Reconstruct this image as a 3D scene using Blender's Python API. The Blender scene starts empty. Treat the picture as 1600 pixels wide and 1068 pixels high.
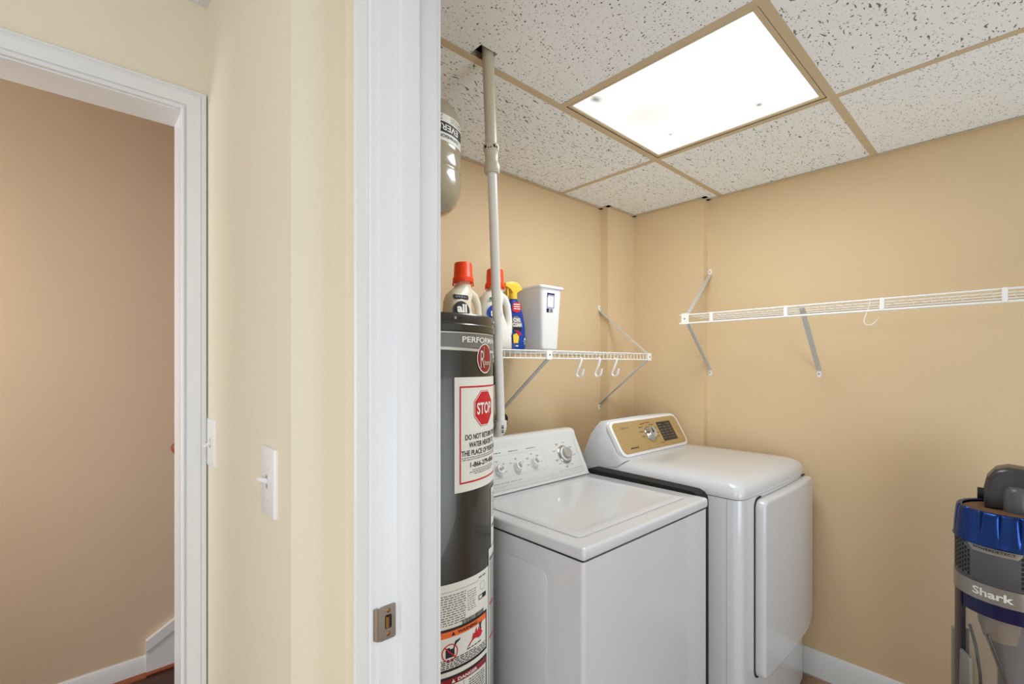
import bpy, bmesh, math, random
from mathutils import Vector, Matrix
random.seed(7)
PI = math.pi
S = bpy.context.scene
COL = S.collection

# ------------------------------------------------------------------ camera
CAMZ = 1.39
FPX = 740.0
TH = math.atan2(805, 740)
cd = bpy.data.cameras.new('camera')
cam = bpy.data.objects.new('camera', cd); COL.objects.link(cam)
cd.sensor_width = 36; cd.lens = FPX * 36 / 1600
cd.shift_y = 36 / 1600
cd.clip_start = 0.02
cam.location = (0, 0, CAMZ)
cam.rotation_euler = (PI / 2, 0, TH - PI / 2)
S.camera = cam

# ------------------------------------------------------------------ view, world, lights
S.view_settings.view_transform = 'Standard'
S.view_settings.look = 'None'
S.view_settings.gamma = 1.0
S.view_settings.use_curve_mapping = False
S.view_settings.exposure = 0.08
w = bpy.data.worlds.new('world'); S.world = w; w.use_nodes = True
w.node_tree.nodes['Background'].inputs[0].default_value = (0.86, 0.93, 1.0, 1)
w.node_tree.nodes['Background'].inputs[1].default_value = 0.7

def area(name, loc, target, sx, sy, power, col, spread=180):
    l = bpy.data.lights.new(name, 'AREA'); l.shape = 'RECTANGLE'; l.size = sx; l.size_y = sy
    l.energy = power; l.color = col; l.spread = math.radians(spread)
    o = bpy.data.objects.new(name, l); COL.objects.link(o); o.location = loc
    d = Vector(target) - Vector(loc)
    o.rotation_euler = d.to_track_quat('-Z', 'Y').to_euler()
    return o
# added broad cool light behind the camera, its source unseen
area('hall_fill', (-2.2, -0.95, 1.2), (0.5, 0.6, 1.15), 1.7, 1.8, 36, (0.92, 0.95, 1.0))
# added fill under the hall ceiling, no fixture there
area('hall_top_fill', (-0.3, -1.1, 2.34), (-0.3, -1.1, 0), 0.5, 0.5, 12, (1.0, 0.98, 0.94))
# tubes of the troffer in view
area('troffer_tubes', (1.50, 0.743, 2.235), (1.50, 0.743, 0), 0.5, 0.5, 10, (0.93, 0.97, 1.0))
# added fill light right of the frame, brightens ceiling and walls
area('laundry_fill', (0.95, -1.35, 0.75), (1.95, 0.35, 1.75), 1.5, 1.2, 15, (0.80, 0.91, 1.0), 125)
area('stair_fill', (-1.35, 1.90, 1.7), (0.4, 2.68, 1.1), 0.5, 0.5, 19, (1.0, 0.98, 0.95))  # added fill light aimed at the stairwell wall, no lamp there

# ------------------------------------------------------------------ materials
def s2l(c):
    return tuple((x / 12.92 if x <= 0.04045 else ((x + 0.055) / 1.055) ** 2.4) for x in c)
def rgb(r, g, b): return s2l((r / 255, g / 255, b / 255)) + (1,)
def mat(name, col, rough=0.5, metal=0.0, coat=0.0, bump=0.0, bscale=200, var=0.0, vscale=3, alpha=None, trans=0.0, spec=0.5, emis=None):
    m = bpy.data.materials.new(name); m.use_nodes = True
    n = m.node_tree.nodes; L = m.node_tree.links
    p = n['Principled BSDF']
    p.inputs['Base Color'].default_value = col
    p.inputs['Roughness'].default_value = rough
    p.inputs['Metallic'].default_value = metal
    p.inputs['Coat Weight'].default_value = coat
    p.inputs['Specular IOR Level'].default_value = spec
    if trans: p.inputs['Transmission Weight'].default_value = trans
    if emis:
        p.inputs['Emission Color'].default_value = emis[0]; p.inputs['Emission Strength'].default_value = emis[1]
    tc = n.new('ShaderNodeTexCoord')
    if bump:
        t = n.new('ShaderNodeTexNoise'); t.inputs['Scale'].default_value = bscale; t.inputs['Detail'].default_value = 3
        L.new(tc.outputs['Object'], t.inputs['Vector'])
        b = n.new('ShaderNodeBump'); b.inputs['Strength'].default_value = bump; b.inputs['Distance'].default_value = 0.002
        L.new(t.outputs['Fac'], b.inputs['Height']); L.new(b.outputs['Normal'], p.inputs['Normal'])
    if var:
        t = n.new('ShaderNodeTexNoise'); t.inputs['Scale'].default_value = vscale; t.inputs['Detail'].default_value = 4
        L.new(tc.outputs['Object'], t.inputs['Vector'])
        mx = n.new('ShaderNodeMix'); mx.data_type = 'RGBA'
        mx.inputs[6].default_value = tuple(c * (1 - var) for c in col[:3]) + (1,)
        mx.inputs[7].default_value = tuple(min(1, c * (1 + var)) for c in col[:3]) + (1,)
        L.new(t.outputs['Fac'], mx.inputs[0]); L.new(mx.outputs[2], p.inputs['Base Color'])
    return m

M_room = mat('tan_wall_paint', rgb(218, 192, 153), 0.65, bump=0.25, bscale=350, var=0.03, vscale=2.5)
M_hall = mat('cream_wall_paint', rgb(230, 221, 199), 0.62, bump=0.25, bscale=350, var=0.025, vscale=2.5)
M_stair = mat('beige_wall_paint', rgb(212, 190, 164), 0.7, bump=0.25, bscale=350, var=0.04, vscale=3)
M_trim = mat('white_trim_paint', rgb(226, 228, 230), 0.32, bump=0.05, bscale=60)
M_white = mat('white_enamel', rgb(207, 209, 212), 0.22, coat=0.3, bump=0.04, bscale=90)
M_white2 = mat('white_plastic', rgb(232, 232, 230), 0.35)
M_wconsole = mat('white_console_plastic', rgb(212, 213, 211), 0.38)
M_wire = mat('white_vinyl_coating', rgb(236, 236, 232), 0.35)
M_brace = mat('pale_grey_painted_steel', rgb(205, 205, 200), 0.35, metal=0.2)
M_black = mat('matte_black', rgb(14, 13, 14), 0.7)
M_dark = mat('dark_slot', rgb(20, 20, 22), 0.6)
M_grid = mat('beige_ceiling_tee', rgb(200, 182, 150), 0.5, var=0.03, vscale=9)
M_steel = mat('brushed_nickel', rgb(165, 155, 142), 0.32, metal=0.9)
M_brass = mat('antique_brass', rgb(150, 112, 60), 0.4, metal=0.9)
M_screw = mat('zinc_screw', rgb(160, 160, 160), 0.35, metal=0.9)
M_pvc = mat('white_pvc', rgb(222, 220, 212), 0.3)
M_pvcold = mat('aged_pvc', rgb(196, 188, 166), 0.35)
M_heater = mat('dark_bronze_grey_paint', rgb(62, 58, 51), 0.27, metal=0.35, coat=0.3)
M_heater_band = mat('mid_grey_band', rgb(122, 120, 116), 0.38, metal=0.2)
M_silver = mat('silver_stripe', rgb(205, 203, 192), 0.35, metal=0.4)
M_label = mat('white_label_paper', rgb(232, 230, 220), 0.45)
M_ink = mat('black_ink', rgb(22, 22, 24), 0.5)
M_grey_ink = mat('grey_ink', rgb(120, 120, 122), 0.5)
M_lgrey_ink = mat('light_grey_ink', rgb(172, 172, 174), 0.5)
M_red = mat('red_ink', rgb(200, 20, 38), 0.45)
M_crimson = mat('crimson_badge', rgb(140, 18, 30), 0.35)
M_orange_ink = mat('orange_ink', rgb(240, 110, 45), 0.45)
M_tank = mat('taupe_tank_paint', rgb(168, 158, 134), 0.22, coat=0.5)
M_cap = mat('orange_cap_plastic', rgb(250, 70, 14), 0.35)
M_jug = mat('ivory_jug_plastic', rgb(226, 216, 194), 0.33)
M_jug2 = mat('pale_jug_plastic', rgb(232, 230, 222), 0.33)
M_yellow = mat('yellow_trigger_plastic', rgb(240, 200, 60), 0.38)
M_blue = mat('blue_bottle_plastic', rgb(16, 62, 150), 0.3)
M_green = mat('green_ink', rgb(30, 110, 50), 0.45)
M_violet = mat('violet_sticker_ink', rgb(150, 148, 190), 0.5)
M_gold = mat('champagne_panel', rgb(186, 160, 112), 0.36, metal=0.35)
M_disp = mat('dark_brown_display', rgb(42, 34, 28), 0.2)
M_chrome = mat('chrome', rgb(190, 190, 190), 0.12, metal=1.0)
M_knobface = mat('grey_knob_face', rgb(172, 168, 158), 0.3, metal=0.15)
M_wood = mat('red_oak_stain', rgb(150, 82, 52), 0.4, var=0.15, vscale=30)
M_stairfloor = mat('dark_brown_stair_tread', rgb(78, 52, 42), 0.5, var=0.35, vscale=25, bump=0.3, bscale=120)
M_vblue = mat('metallic_blue_ring', rgb(36, 66, 132), 0.30, metal=0.85)
M_vnavy = mat('navy_band', rgb(14, 18, 66), 0.25)
M_vgrey = mat('charcoal_plastic', rgb(84, 84, 88), 0.35)
M_vgrey2 = mat('graphite_plastic', rgb(74, 73, 76), 0.28, metal=0.45)
M_vsilver = mat('brushed_silver_plastic', rgb(158, 154, 148), 0.3, metal=0.6)
M_foam = mat('brown_dusty_foam', rgb(112, 82, 56), 0.9, bump=0.5, bscale=300, var=0.25, vscale=40)
M_clear = mat('clear_dustbin_plastic', rgb(240, 240, 242), 0.04, trans=0.97)
M_bin_in = mat('grey_cyclone_plastic', rgb(182, 182, 184), 0.25, metal=0.3)
M_cone = mat('tan_cyclone_filter', rgb(196, 176, 150), 0.6)
M_beige_box = mat('beige_valve_plastic', rgb(190, 180, 150), 0.5)
M_copper = mat('copper_pipe', rgb(176, 110, 70), 0.35, metal=0.9)
M_stain = mat('grey_smudge', rgb(150, 148, 140), 0.6)

def m_diffuser():
    m = bpy.data.materials.new('lit_prismatic_acrylic'); m.use_nodes = True
    n = m.node_tree.nodes; L = m.node_tree.links; n.clear()
    out = n.new('ShaderNodeOutputMaterial'); e = n.new('ShaderNodeEmission')
    tc = n.new('ShaderNodeTexCoord')
    def blob(x, y, rx, ry, amt, dist=0.6):
        mp = n.new('ShaderNodeMapping'); mp.inputs['Location'].default_value = (-x / rx, -y / ry, 0)
        mp.inputs['Scale'].default_value = (1 / rx, 1 / ry, 0)
        L.new(tc.outputs['Object'], mp.inputs['Vector'])
        ns = n.new('ShaderNodeTexNoise'); ns.inputs['Scale'].default_value = 1.3
        L.new(mp.outputs[0], ns.inputs['Vector'])
        ln = n.new('ShaderNodeVectorMath'); ln.operation = 'LENGTH'; L.new(mp.outputs[0], ln.inputs[0])
        ad = n.new('ShaderNodeMath'); ad.operation = 'MULTIPLY_ADD'
        L.new(ns.outputs['Fac'], ad.inputs[0]); ad.inputs[1].default_value = dist; L.new(ln.outputs['Value'], ad.inputs[2])
        mr = n.new('ShaderNodeMapRange'); mr.inputs['From Min'].default_value = 0.5; mr.inputs['From Max'].default_value = 1.5
        mr.inputs['To Min'].default_value = amt; mr.inputs['To Max'].default_value = 0.0
        L.new(ad.outputs[0], mr.inputs['Value']); return mr.outputs[0]
    spots = [blob(-0.245, 0.215, 0.028, 0.020, 1.0), blob(0.185, -0.135, 0.014, 0.012, 1.0), blob(0.155, 0.17, 0.012, 0.009, 0.7),
             blob(0.28, -0.17, 0.014, 0.008, 0.35)]
    cur = spots[0]
    for s_ in spots[1:]:
        a = n.new('ShaderNodeMath'); a.operation = 'MAXIMUM'; L.new(cur, a.inputs[0]); L.new(s_, a.inputs[1]); cur = a.outputs[0]
    tan = blob(-0.04, 0.16, 0.13, 0.11, 0.9)
    m1 = n.new('ShaderNodeMix'); m1.data_type = 'RGBA'; m1.inputs[6].default_value = (1.03, 1.02, 1.0, 1); m1.inputs[7].default_value = (0.95, 0.89, 0.80, 1)
    L.new(tan, m1.inputs[0])
    m2 = n.new('ShaderNodeMix'); m2.data_type = 'RGBA'; m2.inputs[7].default_value = (0.33, 0.30, 0.25, 1)
    L.new(m1.outputs[2], m2.inputs[6]); L.new(cur, m2.inputs[0])
    # prismatic dimples
    ch = n.new('ShaderNodeTexVoronoi'); ch.inputs['Scale'].default_value = 130; L.new(tc.outputs['Object'], ch.inputs['Vector'])
    mr = n.new('ShaderNodeMapRange'); mr.inputs['To Min'].default_value = 1.0; mr.inputs['To Max'].default_value = 0.93
    L.new(ch.outputs['Distance'], mr.inputs['Value'])
    ns = n.new('ShaderNodeTexNoise'); ns.inputs['Scale'].default_value = 3; L.new(tc.outputs['Object'], ns.inputs['Vector'])
    mr2 = n.new('ShaderNodeMapRange'); mr2.inputs['From Min'].default_value = .3; mr2.inputs['From Max'].default_value = .7
    mr2.inputs['To Min'].default_value = 1.02; mr2.inputs['To Max'].default_value = 1.2; L.new(ns.outputs['Fac'], mr2.inputs['Value'])
    mm = n.new('ShaderNodeMath'); mm.operation = 'MULTIPLY'; L.new(mr.outputs[0], mm.inputs[0]); L.new(mr2.outputs[0], mm.inputs[1])
    L.new(m2.outputs[2], e.inputs['Color']); L.new(mm.outputs[0], e.inputs['Strength'])
    L.new(e.outputs[0], out.inputs['Surface'])
    return m
M_diff = m_diffuser()

def m_tile(name, worms, dots, seed):
    """mineral fibre ceiling tile: pin holes and wormy fissures sunk in off-white board"""
    m = bpy.data.materials.new(name); m.use_nodes = True
    n = m.node_tree.nodes; L = m.node_tree.links; p = n['Principled BSDF']; p.inputs['Roughness'].default_value = 0.9
    tc = n.new('ShaderNodeTexCoord')
    def pits(scale, stretch, rot, thr, keep, warp):
        ns = n.new('ShaderNodeTexNoise'); ns.inputs['Scale'].default_value = 30; ns.inputs['Detail'].default_value = 1
        L.new(tc.outputs['Object'], ns.inputs['Vector'])
        sb = n.new('ShaderNodeVectorMath'); sb.operation = 'SUBTRACT'; L.new(ns.outputs['Color'], sb.inputs[0]); sb.inputs[1].default_value = (.5, .5, .5)
        sc = n.new('ShaderNodeVectorMath'); sc.operation = 'SCALE'; L.new(sb.outputs[0], sc.inputs[0]); sc.inputs['Scale'].default_value = warp
        ad = n.new('ShaderNodeVectorMath'); L.new(tc.outputs['Object'], ad.inputs[0]); L.new(sc.outputs[0], ad.inputs[1])
        mp = n.new('ShaderNodeMapping'); mp.inputs['Rotation'].default_value = (0, 0, rot); mp.inputs['Scale'].default_value = (scale / stretch, scale, 0)
        mp.inputs['Location'].default_value = (seed * 1.7, seed * 3.1, 0)
        L.new(ad.outputs[0], mp.inputs['Vector'])
        v = n.new('ShaderNodeTexVoronoi'); v.voronoi_dimensions = '2D'; v.inputs['Scale'].default_value = 1.0; L.new(mp.outputs[0], v.inputs['Vector'])
        sep = n.new('ShaderNodeSeparateColor'); L.new(v.outputs['Color'], sep.inputs[0])
        # radius varies per cell, some cells are empty
        rr = n.new('ShaderNodeMapRange'); L.new(sep.outputs[0], rr.inputs['Value'])
        rr.inputs['From Min'].default_value = 1 - keep; rr.inputs['From Max'].default_value = 1; rr.inputs['To Min'].default_value = thr * 0.35; rr.inputs['To Max'].default_value = thr
        on = n.new('ShaderNodeMath'); on.operation = 'GREATER_THAN'; L.new(sep.outputs[0], on.inputs[0]); on.inputs[1].default_value = 1 - keep
        dv = n.new('ShaderNodeMath'); dv.operation = 'DIVIDE'; L.new(v.outputs['Distance'], dv.inputs[0]); L.new(rr.outputs[0], dv.inputs[1])
        st = n.new('ShaderNodeMapRange'); L.new(dv.outputs[0], st.inputs['Value']); st.inputs['From Min'].default_value = 0.8; st.inputs['From Max'].default_value = 1.15
        st.inputs['To Min'].default_value = 1; st.inputs['To Max'].default_value = 0
        ml = n.new('ShaderNodeMath'); ml.operation = 'MULTIPLY'; L.new(st.outputs[0], ml.inputs[0]); L.new(on.outputs[0], ml.inputs[1])
        return ml.outputs[0]
    parts = []
    if dots: parts += [pits(95, 1.0, 0.3, 0.26, dots, 0.004), pits(150, 1.0, 1.1, 0.22, dots * 0.8, 0.004)]
    if worms: parts += [pits(85, 4.6, 0.95, 0.20, worms, 0.030), pits(110, 2.6, 0.6, 0.22, worms * 0.8, 0.022)]
    cur = parts[0]
    for q in parts[1:]:
        a = n.new('ShaderNodeMath'); a.operation = 'MAXIMUM'; L.new(cur, a.inputs[0]); L.new(q, a.inputs[1]); cur = a.outputs[0]
    mx = n.new('ShaderNodeMix'); mx.data_type = 'RGBA'; mx.inputs[6].default_value = rgb(240, 243, 243); mx.inputs[7].default_value = rgb(128, 122, 112)
    L.new(cur, mx.inputs[0]); L.new(mx.outputs[2], p.inputs['Base Color'])
    b = n.new('ShaderNodeBump'); b.invert = True; b.inputs['Strength'].default_value = 0.6; b.inputs['Distance'].default_value = 0.003
    L.new(cur, b.inputs['Height']); L.new(b.outputs[0], p.inputs['Normal'])
    return m
M_tw = m_tile('fissured_tile', 0.45, 0.14, 1)
M_tw2 = m_tile('finely_fissured_tile', 0.24, 0.16, 5)
M_td = m_tile('pinhole_tile', 0.0, 0.26, 2)
M_tm = m_tile('mixed_pit_tile', 0.16, 0.24, 3)

def m_floor():
    m = bpy.data.materials.new('brown_ceramic_tile'); m.use_nodes = True
    n = m.node_tree.nodes; L = m.node_tree.links; p = n['Principled BSDF']; p.inputs['Roughness'].default_value = 0.4
    tc = n.new('ShaderNodeTexCoord')
    br = n.new('ShaderNodeTexBrick'); br.offset = 0.0; br.inputs['Scale'].default_value = 1.0
    br.inputs['Brick Width'].default_value = 0.305; br.inputs['Row Height'].default_value = 0.305; br.inputs['Mortar Size'].default_value = 0.004
    mp = n.new('ShaderNodeMapping'); mp.inputs['Location'].default_value = (0.02, 0.05, 0); L.new(tc.outputs['Object'], mp.inputs[0]); L.new(mp.outputs[0], br.inputs['Vector'])
    br.inputs['Color1'].default_value = (1, 1, 1, 1); br.inputs['Color2'].default_value = (1, 1, 1, 1); br.inputs['Mortar'].default_value = (0, 0, 0, 1)
    ns = n.new('ShaderNodeTexNoise'); ns.inputs['Scale'].default_value = 14; ns.inputs['Detail'].default_value = 6; L.new(tc.outputs['Object'], ns.inputs['Vector'])
    r = n.new('ShaderNodeValToRGB'); r.color_ramp.elements[0].position = .3; r.color_ramp.elements[1].position = .7
    r.color_ramp.elements[0].color = rgb(128, 100, 78); r.color_ramp.elements[1].color = rgb(188, 152, 112)
    L.new(ns.outputs['Fac'], r.inputs[0])
    mx = n.new('ShaderNodeMix'); mx.data_type = 'RGBA'; mx.inputs[6].default_value = rgb(176, 160, 142)
    L.new(br.outputs['Color'], mx.inputs[0]); L.new(r.outputs[0], mx.inputs[7]); L.new(mx.outputs[2], p.inputs['Base Color'])
    return m
M_floor = m_floor()

# ------------------------------------------------------------------ mesh helpers
OFF = {}
def newbm(): return bmesh.new()
def box(bm, x0, x1, y0, y1, z0, z1, bev=0.0, seg=2, only=None):
    vs = [bm.verts.new((x, y, z)) for x in (x0, x1) for y in (y0, y1) for z in (z0, z1)]
    idx = [(0, 1, 3, 2), (4, 6, 7, 5), (0, 4, 5, 1), (2, 3, 7, 6), (0, 2, 6, 4), (1, 5, 7, 3)]
    fs = [bm.faces.new([vs[i] for i in f]) for f in idx]
    if bev:
        es = {e for f in fs for e in f.edges}
        if only == 'v': es = [e for e in es if abs(e.verts[0].co.z - e.verts[1].co.z) > 1e-6]
        bmesh.ops.bevel(bm, geom=list(es), offset=bev, segments=seg, profile=0.5, affect='EDGES')
    return vs
def basis(d):
    d = Vector(d).normalized(); a = Vector((0, 0, 1)) if abs(d.z) < 0.9 else Vector((1, 0, 0))
    u = d.cross(a).normalized(); v = d.cross(u).normalized(); return u, v
def ring(bm, c, u, v, ru, rv, n, ph=0):
    c = Vector(c); return [bm.verts.new(c + u * ru * math.cos(2 * PI * i / n + ph) + v * rv * math.sin(2 * PI * i / n + ph)) for i in range(n)]
def bridge(bm, a, b):
    n = len(a)
    for i in range(n):
        try: bm.faces.new((a[i], a[(i + 1) % n], b[(i + 1) % n], b[i]))
        except ValueError: pass
def cap(bm, r):
    try: bm.faces.new(r)
    except ValueError: pass
def cyl(bm, p0, p1, r0, r1=None, n=24, caps=True):
    r1 = r0 if r1 is None else r1
    p0 = Vector(p0); p1 = Vector(p1); u, v = basis(p1 - p0)
    a = ring(bm, p0, u, v, r0, r0, n); b = ring(bm, p1, u, v, r1, r1, n); bridge(bm, a, b)
    if caps: cap(bm, a[::-1]); cap(bm, b)
def lathe(bm, prof, origin, axis=(0, 0, 1), n=48, ell=(1, 1), closed=False):
    """prof = [(r, h)]"""
    ax = Vector(axis).normalized(); o = Vector(origin)
    if abs(ax.z) > 0.99: u, v = Vector((1, 0, 0)), Vector((0, 1, 0))
    else: u, v = basis(ax)
    prev = None; first = None
    for r, h in prof:
        if r < 1e-6: cur = [bm.verts.new(o + ax * h)]
        else: cur = ring(bm, o + ax * h, u, v, r * ell[0], r * ell[1], n)
        if prev is None: first = cur
        else:
            if len(prev) == 1 and len(cur) > 1:
                for i in range(n): bm.faces.new((prev[0], cur[i], cur[(i + 1) % n]))
            elif len(cur) == 1 and len(prev) > 1:
                for i in range(n): bm.faces.new((prev[i], prev[(i + 1) % n], cur[0]))
            elif len(cur) > 1: bridge(bm, prev, cur)
        prev = cur
    if closed: bridge(bm, prev, first)
def tube(bm, pts, r, n=10, flat=None):
    """tube along a polyline; flat=(w,t,upvector) makes a strap"""
    pts = [Vector(p) for p in pts]; prev = None
    for i, p in enumerate(pts):
        d = (pts[min(i + 1, len(pts) - 1)] - pts[max(i - 1, 0)]).normalized()
        if flat:
            w_, t_, side = flat; s_ = Vector(side); s_ = (s_ - d * s_.dot(d)).normalized(); nn = d.cross(s_)
            cur = [bm.verts.new(p + s_ * a * w_ / 2 + nn * b * t_ / 2) for a, b in ((-1, -1), (1, -1), (1, 1), (-1, 1))]
        else:
            if i == 0: u, v = basis(d)
            else:
                u = (u - d * u.dot(d)).normalized(); v = d.cross(u)
            rr = r[i] if isinstance(r, (list, tuple)) else r
            cur = ring(bm, p, u, v, rr, rr, n)
        if prev: bridge(bm, prev, cur)
        else: cap(bm, cur[::-1])
        prev = cur
    cap(bm, prev)
def arcpts(c, r, a0, a1, n, u, v):
    c = Vector(c); u = Vector(u); v = Vector(v)
    return [c + u * r * math.cos(a0 + (a1 - a0) * i / n) + v * r * math.sin(a0 + (a1 - a0) * i / n) for i in range(n + 1)]
def rrect(w_, h_, r, n=5, cx=0, cy=0):
    pts = []
    for sx, sy, a in ((1, 1, 0), (-1, 1, PI / 2), (-1, -1, PI), (1, -1, 1.5 * PI)):
        for i in range(n + 1):
            t = a + PI / 2 * i / n
            pts.append((cx + sx * (w_ / 2 - r) + r * math.cos(t), cy + sy * (h_ / 2 - r) + r * math.sin(t)))
    return pts
class Fr:
    def __init__(s, o, u, v): s.o = Vector(o); s.u = Vector(u).normalized(); s.v = Vector(v).normalized(); s.n = s.u.cross(s.v)
    def __call__(s, a, b, c=0): return s.o + s.u * a + s.v * b + s.n * c
def prism(bm, poly, f, c0, c1, bev=0.0, seg=2):
    a = [bm.verts.new(f(x, y, c0)) for x, y in poly]; b = [bm.verts.new(f(x, y, c1)) for x, y in poly]
    n = len(poly); sf = []
    for i in range(n): sf.append(bm.faces.new((a[i], a[(i + 1) % n], b[(i + 1) % n], b[i])))
    fa = bm.faces.new(a[::-1]); fb = bm.faces.new(b)
    if bev: bmesh.ops.bevel(bm, geom=list(fb.edges), offset=bev, segments=seg, profile=0.5, affect='EDGES')
def loft(bm, rings, caps=True):
    rs = [[bm.verts.new(p) for p in r] for r in rings]
    for a, b in zip(rs, rs[1:]): bridge(bm, a, b)
    if caps: cap(bm, rs[0][::-1]); cap(bm, rs[-1])
    return rs
def mk(name, bm, m, parent=None, smooth=38, label=None, thick=None):
    bmesh.ops.recalc_face_normals(bm, faces=bm.faces)
    if smooth:
        for f in bm.faces: f.smooth = True
        lim = math.radians(smooth)
        for e in bm.edges:
            if len(e.link_faces) == 2:
                if e.calc_face_angle(0) > lim: e.smooth = False
    off = OFF.get(parent.name, Vector()) if parent else Vector()
    if off.length: bmesh.ops.translate(bm, verts=bm.verts, vec=-off)
    me = bpy.data.meshes.new(name); bm.to_mesh(me); bm.free(); me.materials.append(m)
    o = bpy.data.objects.new(name, me); COL.objects.link(o)
    if parent: o.parent = parent
    OFF[o.name] = off.copy()
    if label: o['label'] = label
    return o
def thing(name, loc, label, cat, group=None):
    o = bpy.data.objects.new(name, None); COL.objects.link(o); o.location = loc; o.empty_display_size = 0.05
    OFF[o.name] = Vector(loc); o['label'] = label; o['category'] = cat
    if group: o['group'] = group
    return o
def tag(o, label, cat, group=None):
    o['label'] = label; o['category'] = cat
    if group: o['group'] = group
    return o
def struct(o): o['kind'] = 'structure'; return o
def sroot(name, loc=(0, 0, 0)):
    o = bpy.data.objects.new(name, None); COL.objects.link(o); o.location = loc; OFF[o.name] = Vector(loc); o['kind'] = 'structure'; return o
def slab(name, m, *boxes, parent=None):
    bm = newbm()
    for b in boxes: box(bm, *b)
    o = mk(name, bm, m, parent, smooth=0)
    return struct(o) if parent is None else o

_tc = {}
def text_tris(s, bold=0.0):
    k = (s, bold)
    if k in _tc: return _tc[k]
    c = bpy.data.curves.new('t', 'FONT'); c.body = s; c.size = 1; c.offset = bold; c.resolution_u = 4
    o = bpy.data.objects.new('t', c); COL.objects.link(o)
    dg = bpy.context.evaluated_depsgraph_get(); ev = o.evaluated_get(dg); me = ev.to_mesh()
    vs = [(v.co.x, v.co.y) for v in me.vertices]; fs = [tuple(p.vertices) for p in me.polygons]
    ev.to_mesh_clear(); bpy.data.objects.remove(o); bpy.data.curves.remove(c)
    _tc[k] = (vs, fs); return _tc[k]
def text(bm, s, f, cx, cy, h, w_=None, bold=0.0, align='c', rot=0, c=0.0):
    """flat lettering: height h, width w_, mapped through f(a, b, c)"""
    vs, fs = text_tris(s, bold)
    x0 = min(v[0] for v in vs); x1 = max(v[0] for v in vs); y0 = min(v[1] for v in vs); y1 = max(v[1] for v in vs)
    sy = h / (y1 - y0); sx = sy if w_ is None else w_ / (x1 - x0); W = (x1 - x0) * sx
    ox = {'c': -W / 2, 'l': 0, 'r': -W}[align]
    out = []
    for x, y in vs:
        a = ox + (x - x0) * sx; b = -h / 2 + (y - y0) * sy
        if rot: a, b = a * math.cos(rot) - b * math.sin(rot), a * math.sin(rot) + b * math.cos(rot)
        out.append(bm.verts.new(f(cx + a, cy + b, c)))
    for p in fs:
        try: bm.faces.new([out[i] for i in p])
        except ValueError: pass
def quad(bm, f, a0, a1, b0, b1, c=0.0, na=1):
    cols = [[bm.verts.new(f(a0 + (a1 - a0) * i / na, b, c)) for b in (b0, b1)] for i in range(na + 1)]
    for p, q in zip(cols, cols[1:]): bm.faces.new((p[0], q[0], q[1], p[1]))
def polyflat(bm, f, pts, c=0.0):
    cx = sum(p[0] for p in pts) / len(pts); cy = sum(p[1] for p in pts) / len(pts)
    ce = bm.verts.new(f(cx, cy, c)); vs = [bm.verts.new(f(x, y, c)) for x, y in pts]
    for i in range(len(vs)): bm.faces.new((ce, vs[i], vs[(i + 1) % len(vs)]))
def band(bm, f, outer, inner, c=0.0):
    o = [bm.verts.new(f(x, y, c)) for x, y in outer]; i_ = [bm.verts.new(f(x, y, c)) for x, y in inner]; bridge(bm, o, i_)
def dashes(bm, f, a0, a1, b, h, rnd, c=0.0, word=0.012, gap=0.003, na=1):
    """a line of print too small to read, as word-long strokes"""
    a = a0
    while a < a1 - gap:
        l = min(word * rnd.uniform(0.4, 1.3), a1 - a); quad(bm, f, a, a + l, b, b + h, c, na); a += l + gap

# ------------------------------------------------------------------ setting: walls
CE = 2.255      # laundry ceiling
HC = 2.404      # hall ceiling
XS, YR, XD, YJ = 0.271, 0.855, 0.367, 0.724
XI = 0.481      # laundry face of the door wall
YW = 1.571      # hall face of the stair-door wall
slab('floor', M_floor, (-2.6, 2.6, -2.6, 1.74, -0.08, 0.0))
slab('floor_stairwell', M_stairfloor, (-1.6, 2.4, 1.74, 2.75, -0.08, 0.0))
slab('wall_right', M_room, (2.44, 2.56, -1.6, 1.137, 0, 2.5), (2.396, 2.56, 1.137, 1.74, 0, 2.5))
slab('wall_back', M_room, (XI, 2.144, 1.605, 1.72, 0, 2.5), (2.144, 2.396, 1.555, 1.72, 0, 2.5))
slab('wall_front', M_room, (XI, 2.44, -1.7, -1.6, 2.1, 2.5), (XI, 0.62, -1.7, -1.6, 0, 2.1), (2.28, 2.44, -1.7, -1.6, 0, 2.1))
# wall between hall and laundry: two leaves so each side wears its own paint
slab('wall_left', M_hall, (XS, 0.42, YR, YW, 0, 2.5), (XD, 0.42, YJ + 0.012, YR, 0, 2.5), (XD, 0.42, -0.062, YJ + 0.012, 2.142, 2.5), (XD, 0.42, -2.6, -0.062, 0, 2.5))
slab('wall_laundry_side', M_room, (0.42, XI, YJ + 0.012, 1.72, 0, 2.5), (0.42, XI, -0.062, YJ + 0.012, 2.142, 2.5), (0.42, XI, -1.7, -0.062, 0, 2.5))
DX0, DX1, DZ = -0.60, 0.2105, 2.086
slab('wall_stair_door', M_hall, (DX1 + 0.012, XS, YW, 1.685, 0, 2.5), (DX0 - 0.012, DX1 + 0.012, YW, 1.685, DZ + 0.012, 2.5), (-2.6, DX0 - 0.012, YW, 1.685, 0, 2.5))
slab('wall_stairwell', M_stair, (-1.6, 2.4, 2.68, 2.8, 0, 3.1), (2.3, 2.4, 1.74, 2.68, 0, 3.1), (-1.7, -1.6, 1.685, 2.8, 0, 3.1), (-1.6, 2.3, 1.722, 1.74, 2.3, 3.1), (-1.6, 2.3, 1.687, 1.722, 2.5, 3.1))
slab('wall_stairwell_near', M_stair, (0.30, 2.3, 1.722, 1.74, 0, 2.3), (-1.6, DX0 - 0.012, 1.687, 1.70, 0, 2.4), (DX1 + 0.012, 0.30, 1.687, 1.70, 0, 2.4))
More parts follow.
